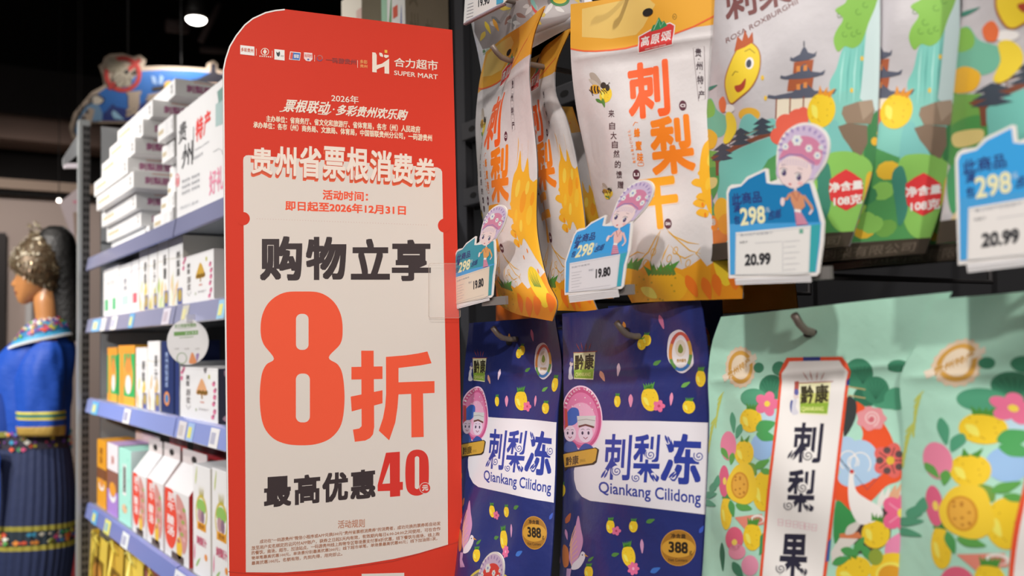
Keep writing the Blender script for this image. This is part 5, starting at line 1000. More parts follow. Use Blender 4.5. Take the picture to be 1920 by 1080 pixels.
# --- big printed box
def big_art(V):
    def f(a):
        q = lambda x0, y0, x1, y1: None
    return f
def show_box():
    x = .618; z0 = SHELF[0]; ya = atx(331, 300, x)[1]; yb = 1.72; z1 = atx(418, 146, x)[2]
    x = .600 + .018
    root = thing('printed_gift_box', (x + .1, (ya + yb) / 2, z0), 'large white box printed 贵州特产 in black and red on the top shelf', 'box')
    m = MB(); m.box((x, yb, z0), (x + .2, ya, z1), WHB, .003); S = lambda V, l: hit(V, (x - .0003 - .0001 * l, 0, 0), (-1, 0, 0)); a = Art(); BK = mat('#2d2a2c', .5); RE = mat('#e0453f', .5)
    a.text('贵', [(334, 272), (350, 262), (350, 222), (336, 234)], BK, 2, .01); a.text('州', [(340, 318), (361, 308), (361, 262), (342, 274)], BK, 2, .01); a.line([(363, 238), (362, 300)], 1, BK, 2)
    a.text('特', [(366, 268), (380, 258), (381, 214), (368, 224)], RE, 2, .03); a.text('产', [(381, 256), (394, 246), (395, 202), (383, 212)], RE, 2, .03)
    a.text('Guizhou products', [(366, 285), (392, 268), (392, 262), (366, 279)], '#9a9696', 2); a.text('刺梨系列', [(364, 301), (380, 291), (380, 284), (364, 294)], '#9a9696', 2)
    a.poly([(404, 196), (418, 184), (418, 232), (404, 238)], '#a9b9b2', 2); a.poly([(407, 172), (418, 162), (418, 186), (410, 194)], '#7d988c', 3); a.line([(400, 285), (410, 279), (416, 282), (418, 290)], 1.2, '#8a8a88', 2)
    a.line(ell(332.5, 338, 3, 12), 1.4, '#d8606a', 2, True); a.poly(ell(333, 340, 1.5, 7), '#e58a8a', 3)
    for k in range(3):
        for j in range(2): a.text('贵州好物', [(341 + 18 * j, 345 + 11 * k - 8 * j), (356 + 18 * j, 338 + 11 * k - 8 * j), (356 + 18 * j, 331 + 11 * k - 8 * j), (341 + 18 * j, 338 + 11 * k - 8 * j)], '#8f8d8e', 2)
    a.text('好礼', [(392, 368), (419, 354), (419, 308), (392, 322)], '#e08a9c', 2, .02); a.text('精选礼盒装', [(338, 394), (372, 380), (372, 374), (338, 388)], '#b5b1b0', 2)
    a.onto(m, S); m.build('carton', root)
show_box()
# --- second shelf: upright cartons
z = SHELF[1]
def green_sq(a):
    a.line([(0, .78), (1, .78)], .012, '#b9bfc4', 1); R01(a, .12, .14, .32, .36, '#4fae70'); R01(a, .62, .14, .82, .36, '#57b378'); T01(a, '刺梨', .2, .62, .8, .72, '#b5b0ae', 1)
pack('carton_pack', 'white carton with two green squares at the left end of second shelf', 'carton', 'upright cartons on the second shelf', 194, 222, 504, z, .615, .12, WHB, CREAM, green_sq)
def pale(c, d=None):
    def f(a):
        a.line([(0, .80), (1, .80)], .012, '#b4aab4', 1); R01(a, .2, .2, .75, .38, c)
        if d: V01(a, d, .35, .45, .65, .72, '#8e8a92', 1)
    return f
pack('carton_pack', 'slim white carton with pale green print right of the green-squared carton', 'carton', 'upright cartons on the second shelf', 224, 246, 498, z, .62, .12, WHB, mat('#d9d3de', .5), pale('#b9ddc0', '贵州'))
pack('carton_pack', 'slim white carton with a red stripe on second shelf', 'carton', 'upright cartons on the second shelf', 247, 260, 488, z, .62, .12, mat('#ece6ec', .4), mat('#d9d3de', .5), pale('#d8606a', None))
def festive(txt, c1, c2, c3):
    def f(a):
        a.line([(0, .72), (.5, .70), (1, .72)], .012, '#c9bfae', 1); r = random.Random(len(txt) * 7 + int(c1[1:3], 16))
        for k in range(12): leaf(a, r.random() * .8 + .1, r.random() * .38 + .03, .13, .045, r.choice([60, 80, 100, 120]), r.choice([c1, c2, c3, '#dfe0c0']), 1 + .1 * k)
        R01(a, .62, 0, .96, .26, '#5a5f92', 2.5); a.poly(ell(.8, .16, .13, .09), '#b79a4a', 3); V01(a, txt, .55, .42, .82, .80, '#4a4644', 2)
    return f
for L, R, t, txt, w, cs in ((261, 278, 470, '刺梨', 'yellow', ('#d9c94a', '#c3d05a', '#e0b03a')), (279, 295, 466, '果汁', 'gold', ('#9ab84a', '#d9b03a', '#b08a4a')), (296, 316, 456, '酥糖', 'green and yellow', ('#a9c04a', '#e0a83a', '#cfd06a')), (317, 343, 450, '刺梨果', 'navy-footed', ('#d9a64a', '#e0c09a', '#b5884a'))):
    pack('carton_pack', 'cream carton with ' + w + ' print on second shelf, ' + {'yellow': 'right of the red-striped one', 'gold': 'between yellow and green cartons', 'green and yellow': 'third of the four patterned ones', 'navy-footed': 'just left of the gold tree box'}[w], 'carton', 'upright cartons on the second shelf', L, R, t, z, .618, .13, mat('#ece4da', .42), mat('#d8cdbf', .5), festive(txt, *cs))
def navy_top(a): a.poly(ell(.5, .8, .22, .08), '#b5653f', 2); a.poly(ell(.5, .8, .14, .05), '#3d5a8a', 3)
pack('carton_pack', 'tall navy carton rising behind the gold tree box', 'carton', 'upright cartons on the second shelf', 346, 374, 438, z, .70, .08, mat('#232c52', .4), None, navy_top)
def tree_box(gold):
    def f(a):
        a.line([(0.01, .97), (.99, .97)], .008, '#cfc4c0', 1)
        a.poly(blob([(.60, .80), (.68, .70), (.74, .55), (.72, .50), (.48, .50), (.46, .56), (.53, .70)], 5), gold, 2); R01(a, .59, .42, .62, .52, '#9a7438', 2); a.line([(.56, .36), (.66, .36)], .03, '#c98a7a', 2)
        for k in range(6): a.poly(ell(.50 + .045 * k, .53 + .02 * (k % 2), .03, .04), '#8a6424', 3)
        V01(a, '刺梨', .17, .62, .27, .86, '#4a4340', 2); V01(a, '原浆', .17, .28, .30, .58, '#6a605c', 2, .01); a.line([(.17, .26), (.23, .18), (.30, .26)], .012, '#6a605c', 2)
        for x, y, r in ((.90, .72, 80), (.93, .60, 60), (.92, .48, 95), (.90, .36, 70), (.92, .22, 85), (.88, .12, 60), (.06, .9, 40), (.1, .96, 80), (.04, .78, 90)): leaf(a, x, y, .05, .035, r, '#d9708f', 3); leaf(a, x + .02, y + .03, .03, .02, r + 60, '#e79ab0', 3)
        a.poly(ell(.79, .84, .022, .045), '#b9b04a', 3); a.poly(ell(.45, .2, .015, .03), '#9aa07a', 3); T01(a, '贵州特产', .52, .2, .78, .25, '#a59c98', 2)
    return f
pack('gift_carton', 'white square gift box with gold tree picture on second shelf', 'box', 'white picture gift boxes', 342, 401, 484, z, .612, .10, mat('#efe8e4', .4), mat('#ddd2cb', .5), tree_box('#c79a3e'), lambda a: V01(a, '刺梨', .72, .4, .9, .62, '#3a3434', 1))
# --- third shelf
z = SHELF[2]
def goat(a):
    R01(a, 0, 0, 1, .14, '#e9a83a'); R01(a, 0, .14, 1, .86, '#3aa856'); R01(a, 0, .86, 1, 1, '#e8962e'); R01(a, .1, .0, .35, .9, '#e8962e', 1.5)
    a.poly(ell(.62, .48, .26, .30), '#e59a3c', 2); a.poly(ell(.62, .34, .16, .16), '#f0e6d6', 3); a.poly(ell(.62, .66, .2, .12), '#d98a3a', 3); a.poly([(.46, .74), (.52, .92), (.60, .76)], '#c97a2e', 4); a.poly([(.66, .76), (.74, .92), (.80, .74)], '#c97a2e', 4)
pack('snack_box', 'slim green and orange box at left end of third shelf', 'box', 'green and orange snack boxes', 202, 220, 652, z, .63, .10, mat('#e59a30', .35), mat('#3aa050', .4), goat)
pack('snack_box', 'wide green and orange box with round orange figure on third shelf', 'box', 'green and orange snack boxes', 222, 253, 648, z, .622, .11, mat('#e59a30', .35), mat('#e9a83a', .4), goat)
pack('carton_pack', 'tall cream carton with leaf print in middle of third shelf', 'carton', 'upright cartons on the third shelf', 255, 276, 652, z, .618, .12, mat('#eee7dc', .4), mat('#d8cdbf', .5), festive('刺梨', '#d9c94a', '#c3d05a', '#e0b03a'))
pack('carton_pack', 'tall white carton with black characters left of the navy carton', 'carton', 'upright cartons on the third shelf', 277, 300, 640, z, .62, .12, mat('#eee7e4', .4), mat('#d8cdbf', .5), festive('果汁', '#d9a64a', '#e0c09a', '#c9a86a'))
def navy(a): V01(a, '贵州刺梨原浆', .35, .35, .6, .85, '#9aa6c6', 2); a.poly(ell(.48, .2, .22, .1), '#d98a4a', 2); a.poly(ell(.48, .2, .14, .06), '#3d7aa8', 3)
pack('carton_pack', 'tall navy carton with vertical lettering beside the round hanging disc', 'carton', 'upright cartons on the third shelf', 302, 325, 640, z, .622, .12, mat('#27325c', .38), None, navy)
pack('carton_pack', 'narrow navy carton edge left of the food picture box', 'carton', 'upright cartons on the third shelf', 328, 336, 678, z, .62, .12, mat('#2d3868', .38), mat('#d9d3cf', .5))
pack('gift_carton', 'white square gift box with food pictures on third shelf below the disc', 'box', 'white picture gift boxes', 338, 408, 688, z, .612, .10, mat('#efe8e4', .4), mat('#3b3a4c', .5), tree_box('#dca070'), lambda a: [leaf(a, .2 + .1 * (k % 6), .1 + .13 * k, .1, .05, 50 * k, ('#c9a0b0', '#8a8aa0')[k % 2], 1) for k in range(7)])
# --- fourth shelf
z = SHELF[3]
def orange(a): R01(a, 0, .42, 1, .58, '#7a4a2c'); a.poly(ell(.5, .32, .28, .07), '#f0e6d6', 2); a.poly(ell(.5, .36, .2, .07), '#d98a3a', 3); V01(a, '刺梨', .3, .64, .6, .9, '#8a4a1c', 2)
pack('snack_box', 'orange box at the left end of fourth shelf', 'box', 'boxes on the fourth shelf', 183, 200, 823, z, .618, .10, mat('#e39a24', .38), mat('#c47a1c', .4), orange)
def purple(a): R01(a, 0, 0, 1, .34, '#a87fc0'); R01(a, 0, .34, 1, .62, '#8a5a4a'); R01(a, 0, .62, 1, 1, '#e6d8e2'); a.poly(ell(.5, .36, .3, .1), '#e0952e', 2); a.line(ell(.5, .33, .32, .12, 0, 20, 200, 340), .07, '#f0e8ea', 3); V01(a, '酥', .4, .7, .65, .84, '#b5604a', 2)
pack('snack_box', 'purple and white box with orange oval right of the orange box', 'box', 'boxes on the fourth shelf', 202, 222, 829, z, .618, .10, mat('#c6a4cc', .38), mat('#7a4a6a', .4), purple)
def mint(a):
    R01(a, .35, .38, .62, .80, '#e9efe8', 1); R01(a, .40, .42, .58, .76, '#5a5c54', 2); a.poly(ell(.5, .2, .2, .06), '#e0b48a', 2)
    for k in range(10): a.poly(ell(.1 + .09 * k, .06 + .9 * ((k * 7) % 10) / 10, .04, .02), '#8fcfba', 2)
pack('snack_box', 'mint green box with dark vertical window on fourth shelf', 'box', 'boxes on the fourth shelf', 223, 246, 838, z, .616, .10, mat('#a9dcc8', .4), mat('#cfe5da', .5), mint)
def gable(label, L, R, top, red):
    """white and red carrier pack with a gable top and handle"""
    x = .614; ya = atx(L, 900, x)[1]; yb = atx(R, 900, x)[1]; z1 = atx(L, top, x)[2]; zb = z + (z1 - z) * .74; dp = .09; xm = x + dp / 2
    root = thing('carrier_pack', (xm, (ya + yb) / 2, z), label, 'carrier pack', 'red and white carrier packs on the fourth shelf')
    m = MB(); W = mat('#ece5e2', .35, coat=.3); RD = mat('#c9332f', .35, coat=.3)
    V = [(x, yb, z), (x + dp, yb, z), (x + dp, ya, z), (x, ya, z), (x, yb, zb), (x + dp, yb, zb), (x + dp, ya, zb), (x, ya, zb), (xm, yb + .004, z1), (xm, ya - .004, z1)]
    m.add(V, [(0, 3, 7, 4), (4, 7, 9, 8)], W); m.add(V, [(0, 1, 5, 4), (1, 2, 6, 5), (2, 3, 7, 6), (4, 5, 8), (6, 7, 9), (5, 6, 9, 8)], RD if red else W)
    f = lambda u, v: (x - .0003, ya + (yb - ya) * u, z + (zb - z) * v); a = Art(); a.poly(blob([(.02, 1.0), (.3, 1.02), (.5, .7), (.52, .35), (.3, .12), (.02, .3)], 5), '#dd4a35', 1); V01(a, '酸汤', .12, .30, .42, .62, '#f4dcd6', 3); V01(a, '肥牛', .15, .66, .42, .95, '#f4dcd6', 3); a.poly(blob([(.5, .95), (.85, .8), (.95, .4), (.8, .15), (.6, .4)], 5), '#c98a80', 1.5); a.poly(ell(.62, .2, .12, .16), '#e0b23a', 2); R01(a, .3, -.0, .8, .1, '#5a4a44', 2)
    for k in range(9): a.poly(ell(.6 + .3 * ((k * 5) % 7) / 7, .3 + .06 * k, .06, .03), ('#b5605a', '#d9a49a', '#8fa04a')[k % 3], 2.2)
    for VV, T, mm, l in a.items: m.add(np.array([(f(u, v)[0] - .0001 * l, *f(u, v)[1:]) for u, v in np.clip(VV, 0, 1.0)]), T.tolist(), mm)
    m.build('pack_body', root)
    m = MB(); m.prism([(xm - .001, ya - .004, z1 - .004), (xm - .001, yb + .004, z1 - .004), (xm - .001, yb + .004, z1 + .035), (xm - .001, ya - .004, z1 + .035)], (.002, 0, 0), mat('#d9c8c2', .4)); c = (ya + yb) / 2; m.prism([(xm - .0015, c + .022 * math.cos(t), z1 + .014 + .009 * math.sin(t)) for t in np.linspace(0, 6.28, 17)[:-1]], (-.0004, 0, 0), mat('#2a2422', .6)); m.build('carry_handle', root)
gable('red and white carrier pack right of the mint green box', 249, 274, 846, False); gable('middle one of the three red and white carrier packs', 276, 306, 855, False); gable('red-sided carrier pack left of the fruit emblem cartons', 309, 354, 868, True)
def pine(a):
    a.poly(ell(.5, .58, .33, .16), '#c9b04a', 2); a.poly(ell(.5, .58, .27, .13), '#e9e6d8', 3); a.poly(ell(.5, .63, .26, .07), '#8fb45a', 4); a.poly(ell(.42, .55, .13, .06), '#b58a8a', 4.5); a.poly(ell(.58, .54, .1, .06), '#8a6a7a', 4.6); R01(a, .26, .42, .76, .49, '#e09a2e', 5); T01(a, '贵州', .36, .43, .66, .48, '#8a4a1c', 6, .02)
    for k in range(5): a.poly([(.38 + .05 * k, .73), (.42 + .05 * k, .72), (.36 + .07 * k, .82)], '#b9a84a', 3)
    T01(a, '刺梨汁', .22, .28, .80, .36, '#c2506a', 3, .03); a.poly(ell(.75, .2, .08, .03), '#e08a3a', 3); leaf(a, .3, .12, .14, .02, 20, '#9ab86a', 3); leaf(a, .2, .9, .1, .025, 60, '#b9c05a', 3); leaf(a, .1, .2, .08, .03, 80, '#d9708f', 3)
pack('juice_carton', 'cream carton with oval fruit emblem right of the carrier packs', 'carton', 'cartons with an oval fruit emblem', 361, 393, 868, z, .614, .09, mat('#eee7e0', .4), mat('#d9cdbf', .5), pine)
pack('juice_carton', 'cream carton with oval fruit emblem half hidden behind the red sign', 'carton', 'cartons with an oval fruit emblem', 396, 432, 876, z, .610, .09, mat('#eee7e0', .4), mat('#d9cdbf', .5), pine)
def back_bag(label, L, R, top, zz, x, c):
    ya = atx(L, 900, x)[1]; yb = atx(R, 900, x)[1]; zt = atx(L, top, x)[2]; P = Pouch([(x, ya, zz), (x, ya, (zz + zt) / 2), (x, ya - .004, zt)], [(x, yb, zz), (x, yb, (zz + zt) / 2), (x, yb + .004, zt)], (x, 0, 0), NX, .02, .85, int(L), px=False)
    P.make('snack_bag', label, 'bag', 'bags at the back of the fourth shelf', c, Art(), na=16, nt=20)
back_bag('brown bag at the back of the fourth shelf above the orange box', 216, 254, 802, z, .76, mat('#7a4028', .4)); back_bag('pale pink bag standing behind the first carrier pack', 254, 300, 806, z, .725, mat('#d9bdb8', .4)); back_bag('red bag standing behind the middle carrier pack', 318, 352, 818, z, .73, mat('#b52a2a', .4))
back_bag('dark red bag behind the fruit emblem cartons', 362, 425, 826, z, .73, mat('#8a2226', .4))
# --- yellow gift bags below
def gift_bag(label, L, R, top, x, c, rib):
    z0 = .50; ya = atx(L, 1050, x)[1]; yb = atx(R, 1050, x)[1]; zt = atx(L, top, x)[2]; d = .07
    root = thing('gift_bag', (x + d / 2, (ya + yb) / 2, z0), label, 'gift bag', 'yellow gift bags under the fourth shelf'); m = MB()
    V = [(x, yb, z0), (x + d, yb, z0), (x + d, ya, z0), (x, ya, z0), (x + .01, yb, zt), (x + d - .01, yb, zt), (x + d - .01, ya, zt), (x + .01, ya, zt), (x + d / 2 - .01, yb + .01, zt), (x + d / 2 - .01, yb + .01, z0)]
    m.add(V, [(0, 3, 7, 4), (1, 2, 6, 5), (2, 3, 7, 6), (0, 9, 8, 4), (9, 1, 5, 8)], c); a = Art(); R01(a, .1, .1, .85, .62, '#7a5a1c', 1); a.poly(ell(.5, .35, .25, .2), '#c98a3a', 2)
    for VV, T, mm, l in a.items: m.add(np.array([(x - .0006 - .0002 * l + .01 * v, ya + (yb - ya) * u, z0 + (zt - z0) * v) for u, v in VV]), T.tolist(), mm)
    m.build('bag_body', root)
    c0 = (ya + yb) / 2; m = MB(); m.tube([(x + .005, c0 + .03, zt - .02), (x - .012, c0 + .026, zt - .10), (x - .006, c0 + .02, zt - .22)], .003, rib, 6); m.tube([(x + .005, c0 + .03, zt - .02), (x - .014, c0 - .004, zt - .09), (x - .01, c0 - .02, zt - .2)], .003, rib, 6); m.tube([(x + .006, c0 + .035, zt - .03), (x - .01, c0 + .03, zt + .004), (x - .004, c0, zt + .012), (x - .01, c0 - .03, zt), (x + .006, c0 - .035, zt - .03)], .003, rib, 6); m.build('ribbon', root)
YB = mat('#d9b84a', .4)
gift_bag('yellow gift bag at the left end of bottom shelf', 166, 196, 993, .63, YB, mat('#e8cf5a', .4)); gift_bag('yellow gift bag second from the left on bottom shelf', 201, 226, 1012, .635, mat('#c9a03a', .4), mat('#e8cf5a', .4)); gift_bag('yellow gift bag right of the second one, its ribbon hanging down', 230, 262, 1030, .63, YB, mat('#e8d77a', .4)); gift_bag('maroon and gold gift bag at the bottom edge of picture', 266, 300, 1050, .63, mat('#8a4a4a', .4), mat('#d9b84a', .4))
# --- tickets in the price strips
def ticket(pl, pr, k, c1, c2, label):
    zz = SHELF[k]; x = FX - .0125; ya = atx(pl, 700, x)[1]; yb = atx(pr, 700, x)[1]
    sx = lambda d: FX - .006 - .008 * d / .043; m = MB(); g = lambda u, d, e: (sx(d) - e, ya + (yb - ya) * u, zz - d)
    m.prism([g(0, .003, .0014), g(1, .003, .0014), g(1, .0435, .0014), g(0, .0435, .0014)], (.0006, 0, 0), mat(c1, .4)); m.prism([g(.15, .012, .0020), g(.65, .012, .0020), g(.65, .036, .0020), g(.15, .036, .0020)], (.0005, 0, 0), mat(c2, .4))
    o = m.build('shelf_ticket', None, (x, (ya + yb) / 2, zz - .044)); tag(o, label, 'price label', 'paper tickets in the shelf price strips')
for pl, pr, k, c1, c2, lb in ((172, 187, 1, '#7fb0d8', '#e8e0a0', 'blue ticket at far left of second strip'), (188, 197, 1, '#e9e4e8', '#c9c4d0', 'white ticket beside the blue one on second strip'), (207, 218, 1, '#ece8ee', '#b9b4c8', 'white ticket under the green-squared carton'), (241, 250, 1, '#6fa5cc', '#d9d48a', 'blue and yellow ticket under the red-striped carton'), (304, 318, 1, '#d9cdd2', '#c2b0b6', 'pinkish ticket just left of the strip joint'), (340, 352, 1, '#c9bfae', '#dccf9a', 'beige ticket above the round hanging disc'), (408, 422, 1, '#9fc4de', '#e6dc8a', 'pale blue ticket on second strip beside the red sign'),
                          (172, 183, 2, '#6aaed0', '#d9d48a', 'blue ticket at the left end of third strip'), (231, 243, 2, '#e6e6ee', '#a9a4b8', 'white ticket under the leaf print carton'), (333, 347, 2, '#d6cbc8', '#c2b5b0', 'grey ticket right of the joint on third strip'), (350, 362, 2, '#9fb4d4', '#e0d470', 'blue ticket with yellow square on third strip'), (392, 408, 2, '#ece9ee', '#b5b0bc', 'white ticket on third strip near the red sign'),
                          (173, 182, 3, '#5f9fc8', '#d9d070', 'blue ticket at the left end of fourth strip'), (196, 206, 3, '#d8cf6a', '#8fb0b0', 'yellow ticket on fourth strip'), (228, 240, 3, '#dcdae6', '#a9a6b8', 'white ticket under the mint green box'), (325, 350, 3, '#dcd8e2', '#b0acc0', 'white ticket on fourth strip below the carrier packs')): ticket(pl, pr, k, c1, c2, lb)
# --- round hanging disc
def disc():
    c = atx(352, 641, .572); n = np.array([-.57, -.82, 0]); S = plane_surf(c, n); E = ell(352, 641, 39, 43, 0, 48)
    root = thing('hanging_disc', c, 'round white paper disc with green lettering hanging from the second strip', 'shelf talker')
    m = MB(); m.prism(list(hit(E, c, n)), -n * .0015, mat('#dcd3cd', .4)); a = Art(); G = '#7f9a64'; d = scale(3.858, 0, 540)
    a.text('合力到家特惠购', [d(1262, 292), d(1420, 282), d(1418, 252), d(1260, 262)], G, 2, .02); a.poly([d(1258, 348), d(1432, 336), d(1432, 306), d(1258, 318)], '#6d9150', 2); a.text('新人专享', [d(1340, 338), d(1426, 332), d(1426, 312), d(1340, 318)], '#d8dcc8', 3); a.text('贵州好物直送到家', [d(1298, 366), d(1400, 358), d(1400, 346), d(1298, 354)], G, 2); a.line([d(1290, 298), d(1380, 292)], 1, '#b5b5a5', 2)
    a.line(ell(*d(1315, 508), 9, 10), 1.5, '#8fa07c', 2, True); a.poly(blob([d(1375, 500), d(1390, 465), d(1410, 500), d(1420, 540), d(1370, 545)], 4), '#d98a5a', 2); a.poly(blob([d(1418, 480), d(1440, 475), d(1435, 505), d(1424, 530)], 4), '#9a7aa0', 2)
    for x in (1258, 1332, 1408): a.text('特惠', [d(x + 2, 448), d(x + 36, 445), d(x + 36, 432), d(x + 2, 435)], '#b5aca5', 2)
    a.onto(m, S); m.build('paper_disc', root)
    m = MB(); t = hit((352, 600), c, n)[0]; m.box(t + [-.004, -.006, -.004], t + [.016, .006, .012], clear('clip_plastic', (.9, .9, .95), .5)); m.build('clip', root)
disc()
# --- cartons on the top shelf behind the sign's upper edge
def cartons():
    z = SHELF[0]
    def cream(a): T01(a, '刺梨原浆', .2, .62, .8, .70, '#a59a8e', 1); R01(a, .75, .5, 1, .9, '#c9a89a', 1); a.line([(.2, .55), (.7, .55)], .01, '#b5a898', 1)
    pack('cardboard_box', 'cream box at the left behind the sign top edge', 'box', 'boxes showing above the red sign', 647, 686, 2.15, z, .88, .12, mat('#d9cbb8', .5), mat('#b5a68c', .6), cream)
    pack('cardboard_box', 'low white and tan box between two boxes above the sign', 'box', 'boxes showing above the red sign', 690, 721, 1.92, z, .88, .12, mat('#d6c9b4', .5), mat('#b9a98c', .6))
    def leafy(a): R01(a, 0, 0, .25, 1, '#9fbfa0', 1); leaf(a, .3, .6, .3, .08, 60, '#6f9a6a', 2); leaf(a, .78, .5, .3, .05, 75, '#3d5aa0', 2); R01(a, .5, .75, .7, .8, '#d8604a', 2)
    pack('cardboard_box', 'brown-sided box with green and blue leaves above sign corner', 'box', 'boxes showing above the red sign', 724, 769, 2.16, z, .89, .105, mat('#e6ded4', .5), mat('#ae9a80', .6), leafy, lambda a: (V01(a, '贵州特产', .08, .2, .3, .95, '#9a876e', 1), V01(a, '刺梨', .45, .3, .62, .75, '#9a876e', 1)))
cartons()

# ================================================================== the shop behind
def slab(name, lo, hi, m):
    b = MB(); b.box(lo, hi, m); o = b.build(name, None, ((lo[0] + hi[0]) / 2, (lo[1] + hi[1]) / 2, lo[2])); return struct(o)
FL = mat('#8d8178', .35, bump=.03); CE = mat('#121011', .9, lf=False); WL = mat('#bfa89d', .8, bump=.05, bscale=12)
slab('floor', (-5, -4, -.1), (9, 11, 0), FL); slab('ceiling', (-5, -4, 4.6), (9, 11, 4.7), CE)
slab('wall_back', (-5, 8.2, 0), (9, 8.4, 4.6), mat('#1a1718', .9, lf=False)); slab('wall_right', (8.8, -4, 0), (9, 8.2, 4.6), mat('#2a2625', .9, lf=False)); slab('wall_left', (-5, -4, 0), (-4.8, 8.2, 4.6), mat('#7a6e66', .8)); slab('wall_front', (-5, -4, 0), (9, -3.8, 4.6), mat('#7a6e66', .8))
def band(name, ytop, ybot, yplane, thick, m, x0=-2, x1=8):
    zt = aty(60, ytop, yplane)[2]; zb = aty(60, ybot, yplane)[2]; return slab(name, (x0, yplane, zb), (x1, yplane + thick, zt), m)
band('trim_1', 128, 214, 7.6, .5, mat('#242122', .8, lf=False)); band('trim_2', 215, 264, 7.7, .4, mat('#8f7468', .8)); band('trim_3', 338, 356, 7.9, .25, mat('#b09684', .7)); band('trim_4', 357, 367, 7.95, .2, CE)
slab('wall_lower', (-2, 8.05, 0), (8, 8.15, aty(60, 368, 8.05)[2]), WL)
zb = aty(5, 437, 8.0); slab('door_1', (.2, 7.98, 0), (aty(11, 540, 7.98)[0], 8.04, zb[2]), mat('#3a3536', .6, lf=False))
slab('trim_5', (aty(48, 600, 8.0)[0], 8.0, 0), (aty(60, 600, 8.0)[0], 8.05, aty(50, 560, 8.0)[2]), mat('#e6dcea', .5))
for k, (px, a, b) in enumerate(((83, 130, 345), (100, 0, 300))): pass
# ceiling steelwork and duct, dark
def beam(name, lab, p0, p1, y, r, m):
    A = aty(*p0, y); B = aty(*p1, y); b = MB(); b.tube([A, B], r, m, 8); o = b.build(name, None, A); tag(o, lab, 'ceiling beam')
beam('ceiling_beam', 'dull brown beam under the dark ceiling left of the round lamp', (312, 48), (352, 52), 6.6, .05, mat('#5a4a48', .8)); beam('ceiling_beam', 'dull brown beam under the dark ceiling right of the lamp, slanting', (376, 78), (412, 8), 6.6, .022, mat('#5a4a48', .8)); beam('ceiling_beam', 'thin brown beam right below the lamp reaching the sign', (376, 93), (440, 97), 6.8, .025, mat('#5a4a48', .8))
# round ceiling lamp
def lamp():
    c = aty(368, 36, 5.2); root = thing('ceiling_lamp', c, 'round glowing white lamp under the dark ceiling', 'ceiling lamp')
    n = 32; b = MB(); R = .062
    G = emit('#fff6ea', 14, 'lamp_glow'); R = .056; rows = [[c + [R * math.cos(q) * math.cos(t), R * math.cos(q) * math.sin(t), -.030 * math.sin(q)] for t in np.linspace(0, 2 * math.pi, n + 1)] for q in np.linspace(0, math.pi / 2 * .98, 8)]; b.grid(np.array(rows), G); b.build('lamp_disc', root)
    b = MB(); b.tube([c + [0, 0, .005], c + [0, 0, .05], c + [0, 0, .12]], [R * 1.06, R * 1.05, R * .7], mat('#2a2828', .5, lf=False), 24); b.tube([c + [0, 0, .12], (c[0], c[1], 4.6)], .006, CE, 6); b.build('lamp_housing', root)
    l = bpy.data.lights.new('lamp_bulb', 'SPOT'); l.energy = 60; l.spot_size = 2.2; l.shadow_soft_size = .06; l.color = (1, .93, .85); o = bpy.data.objects.new('lamp_bulb', l); COL.objects.link(o); o.parent = root; o.location = (0, 0, -.01)
lamp()
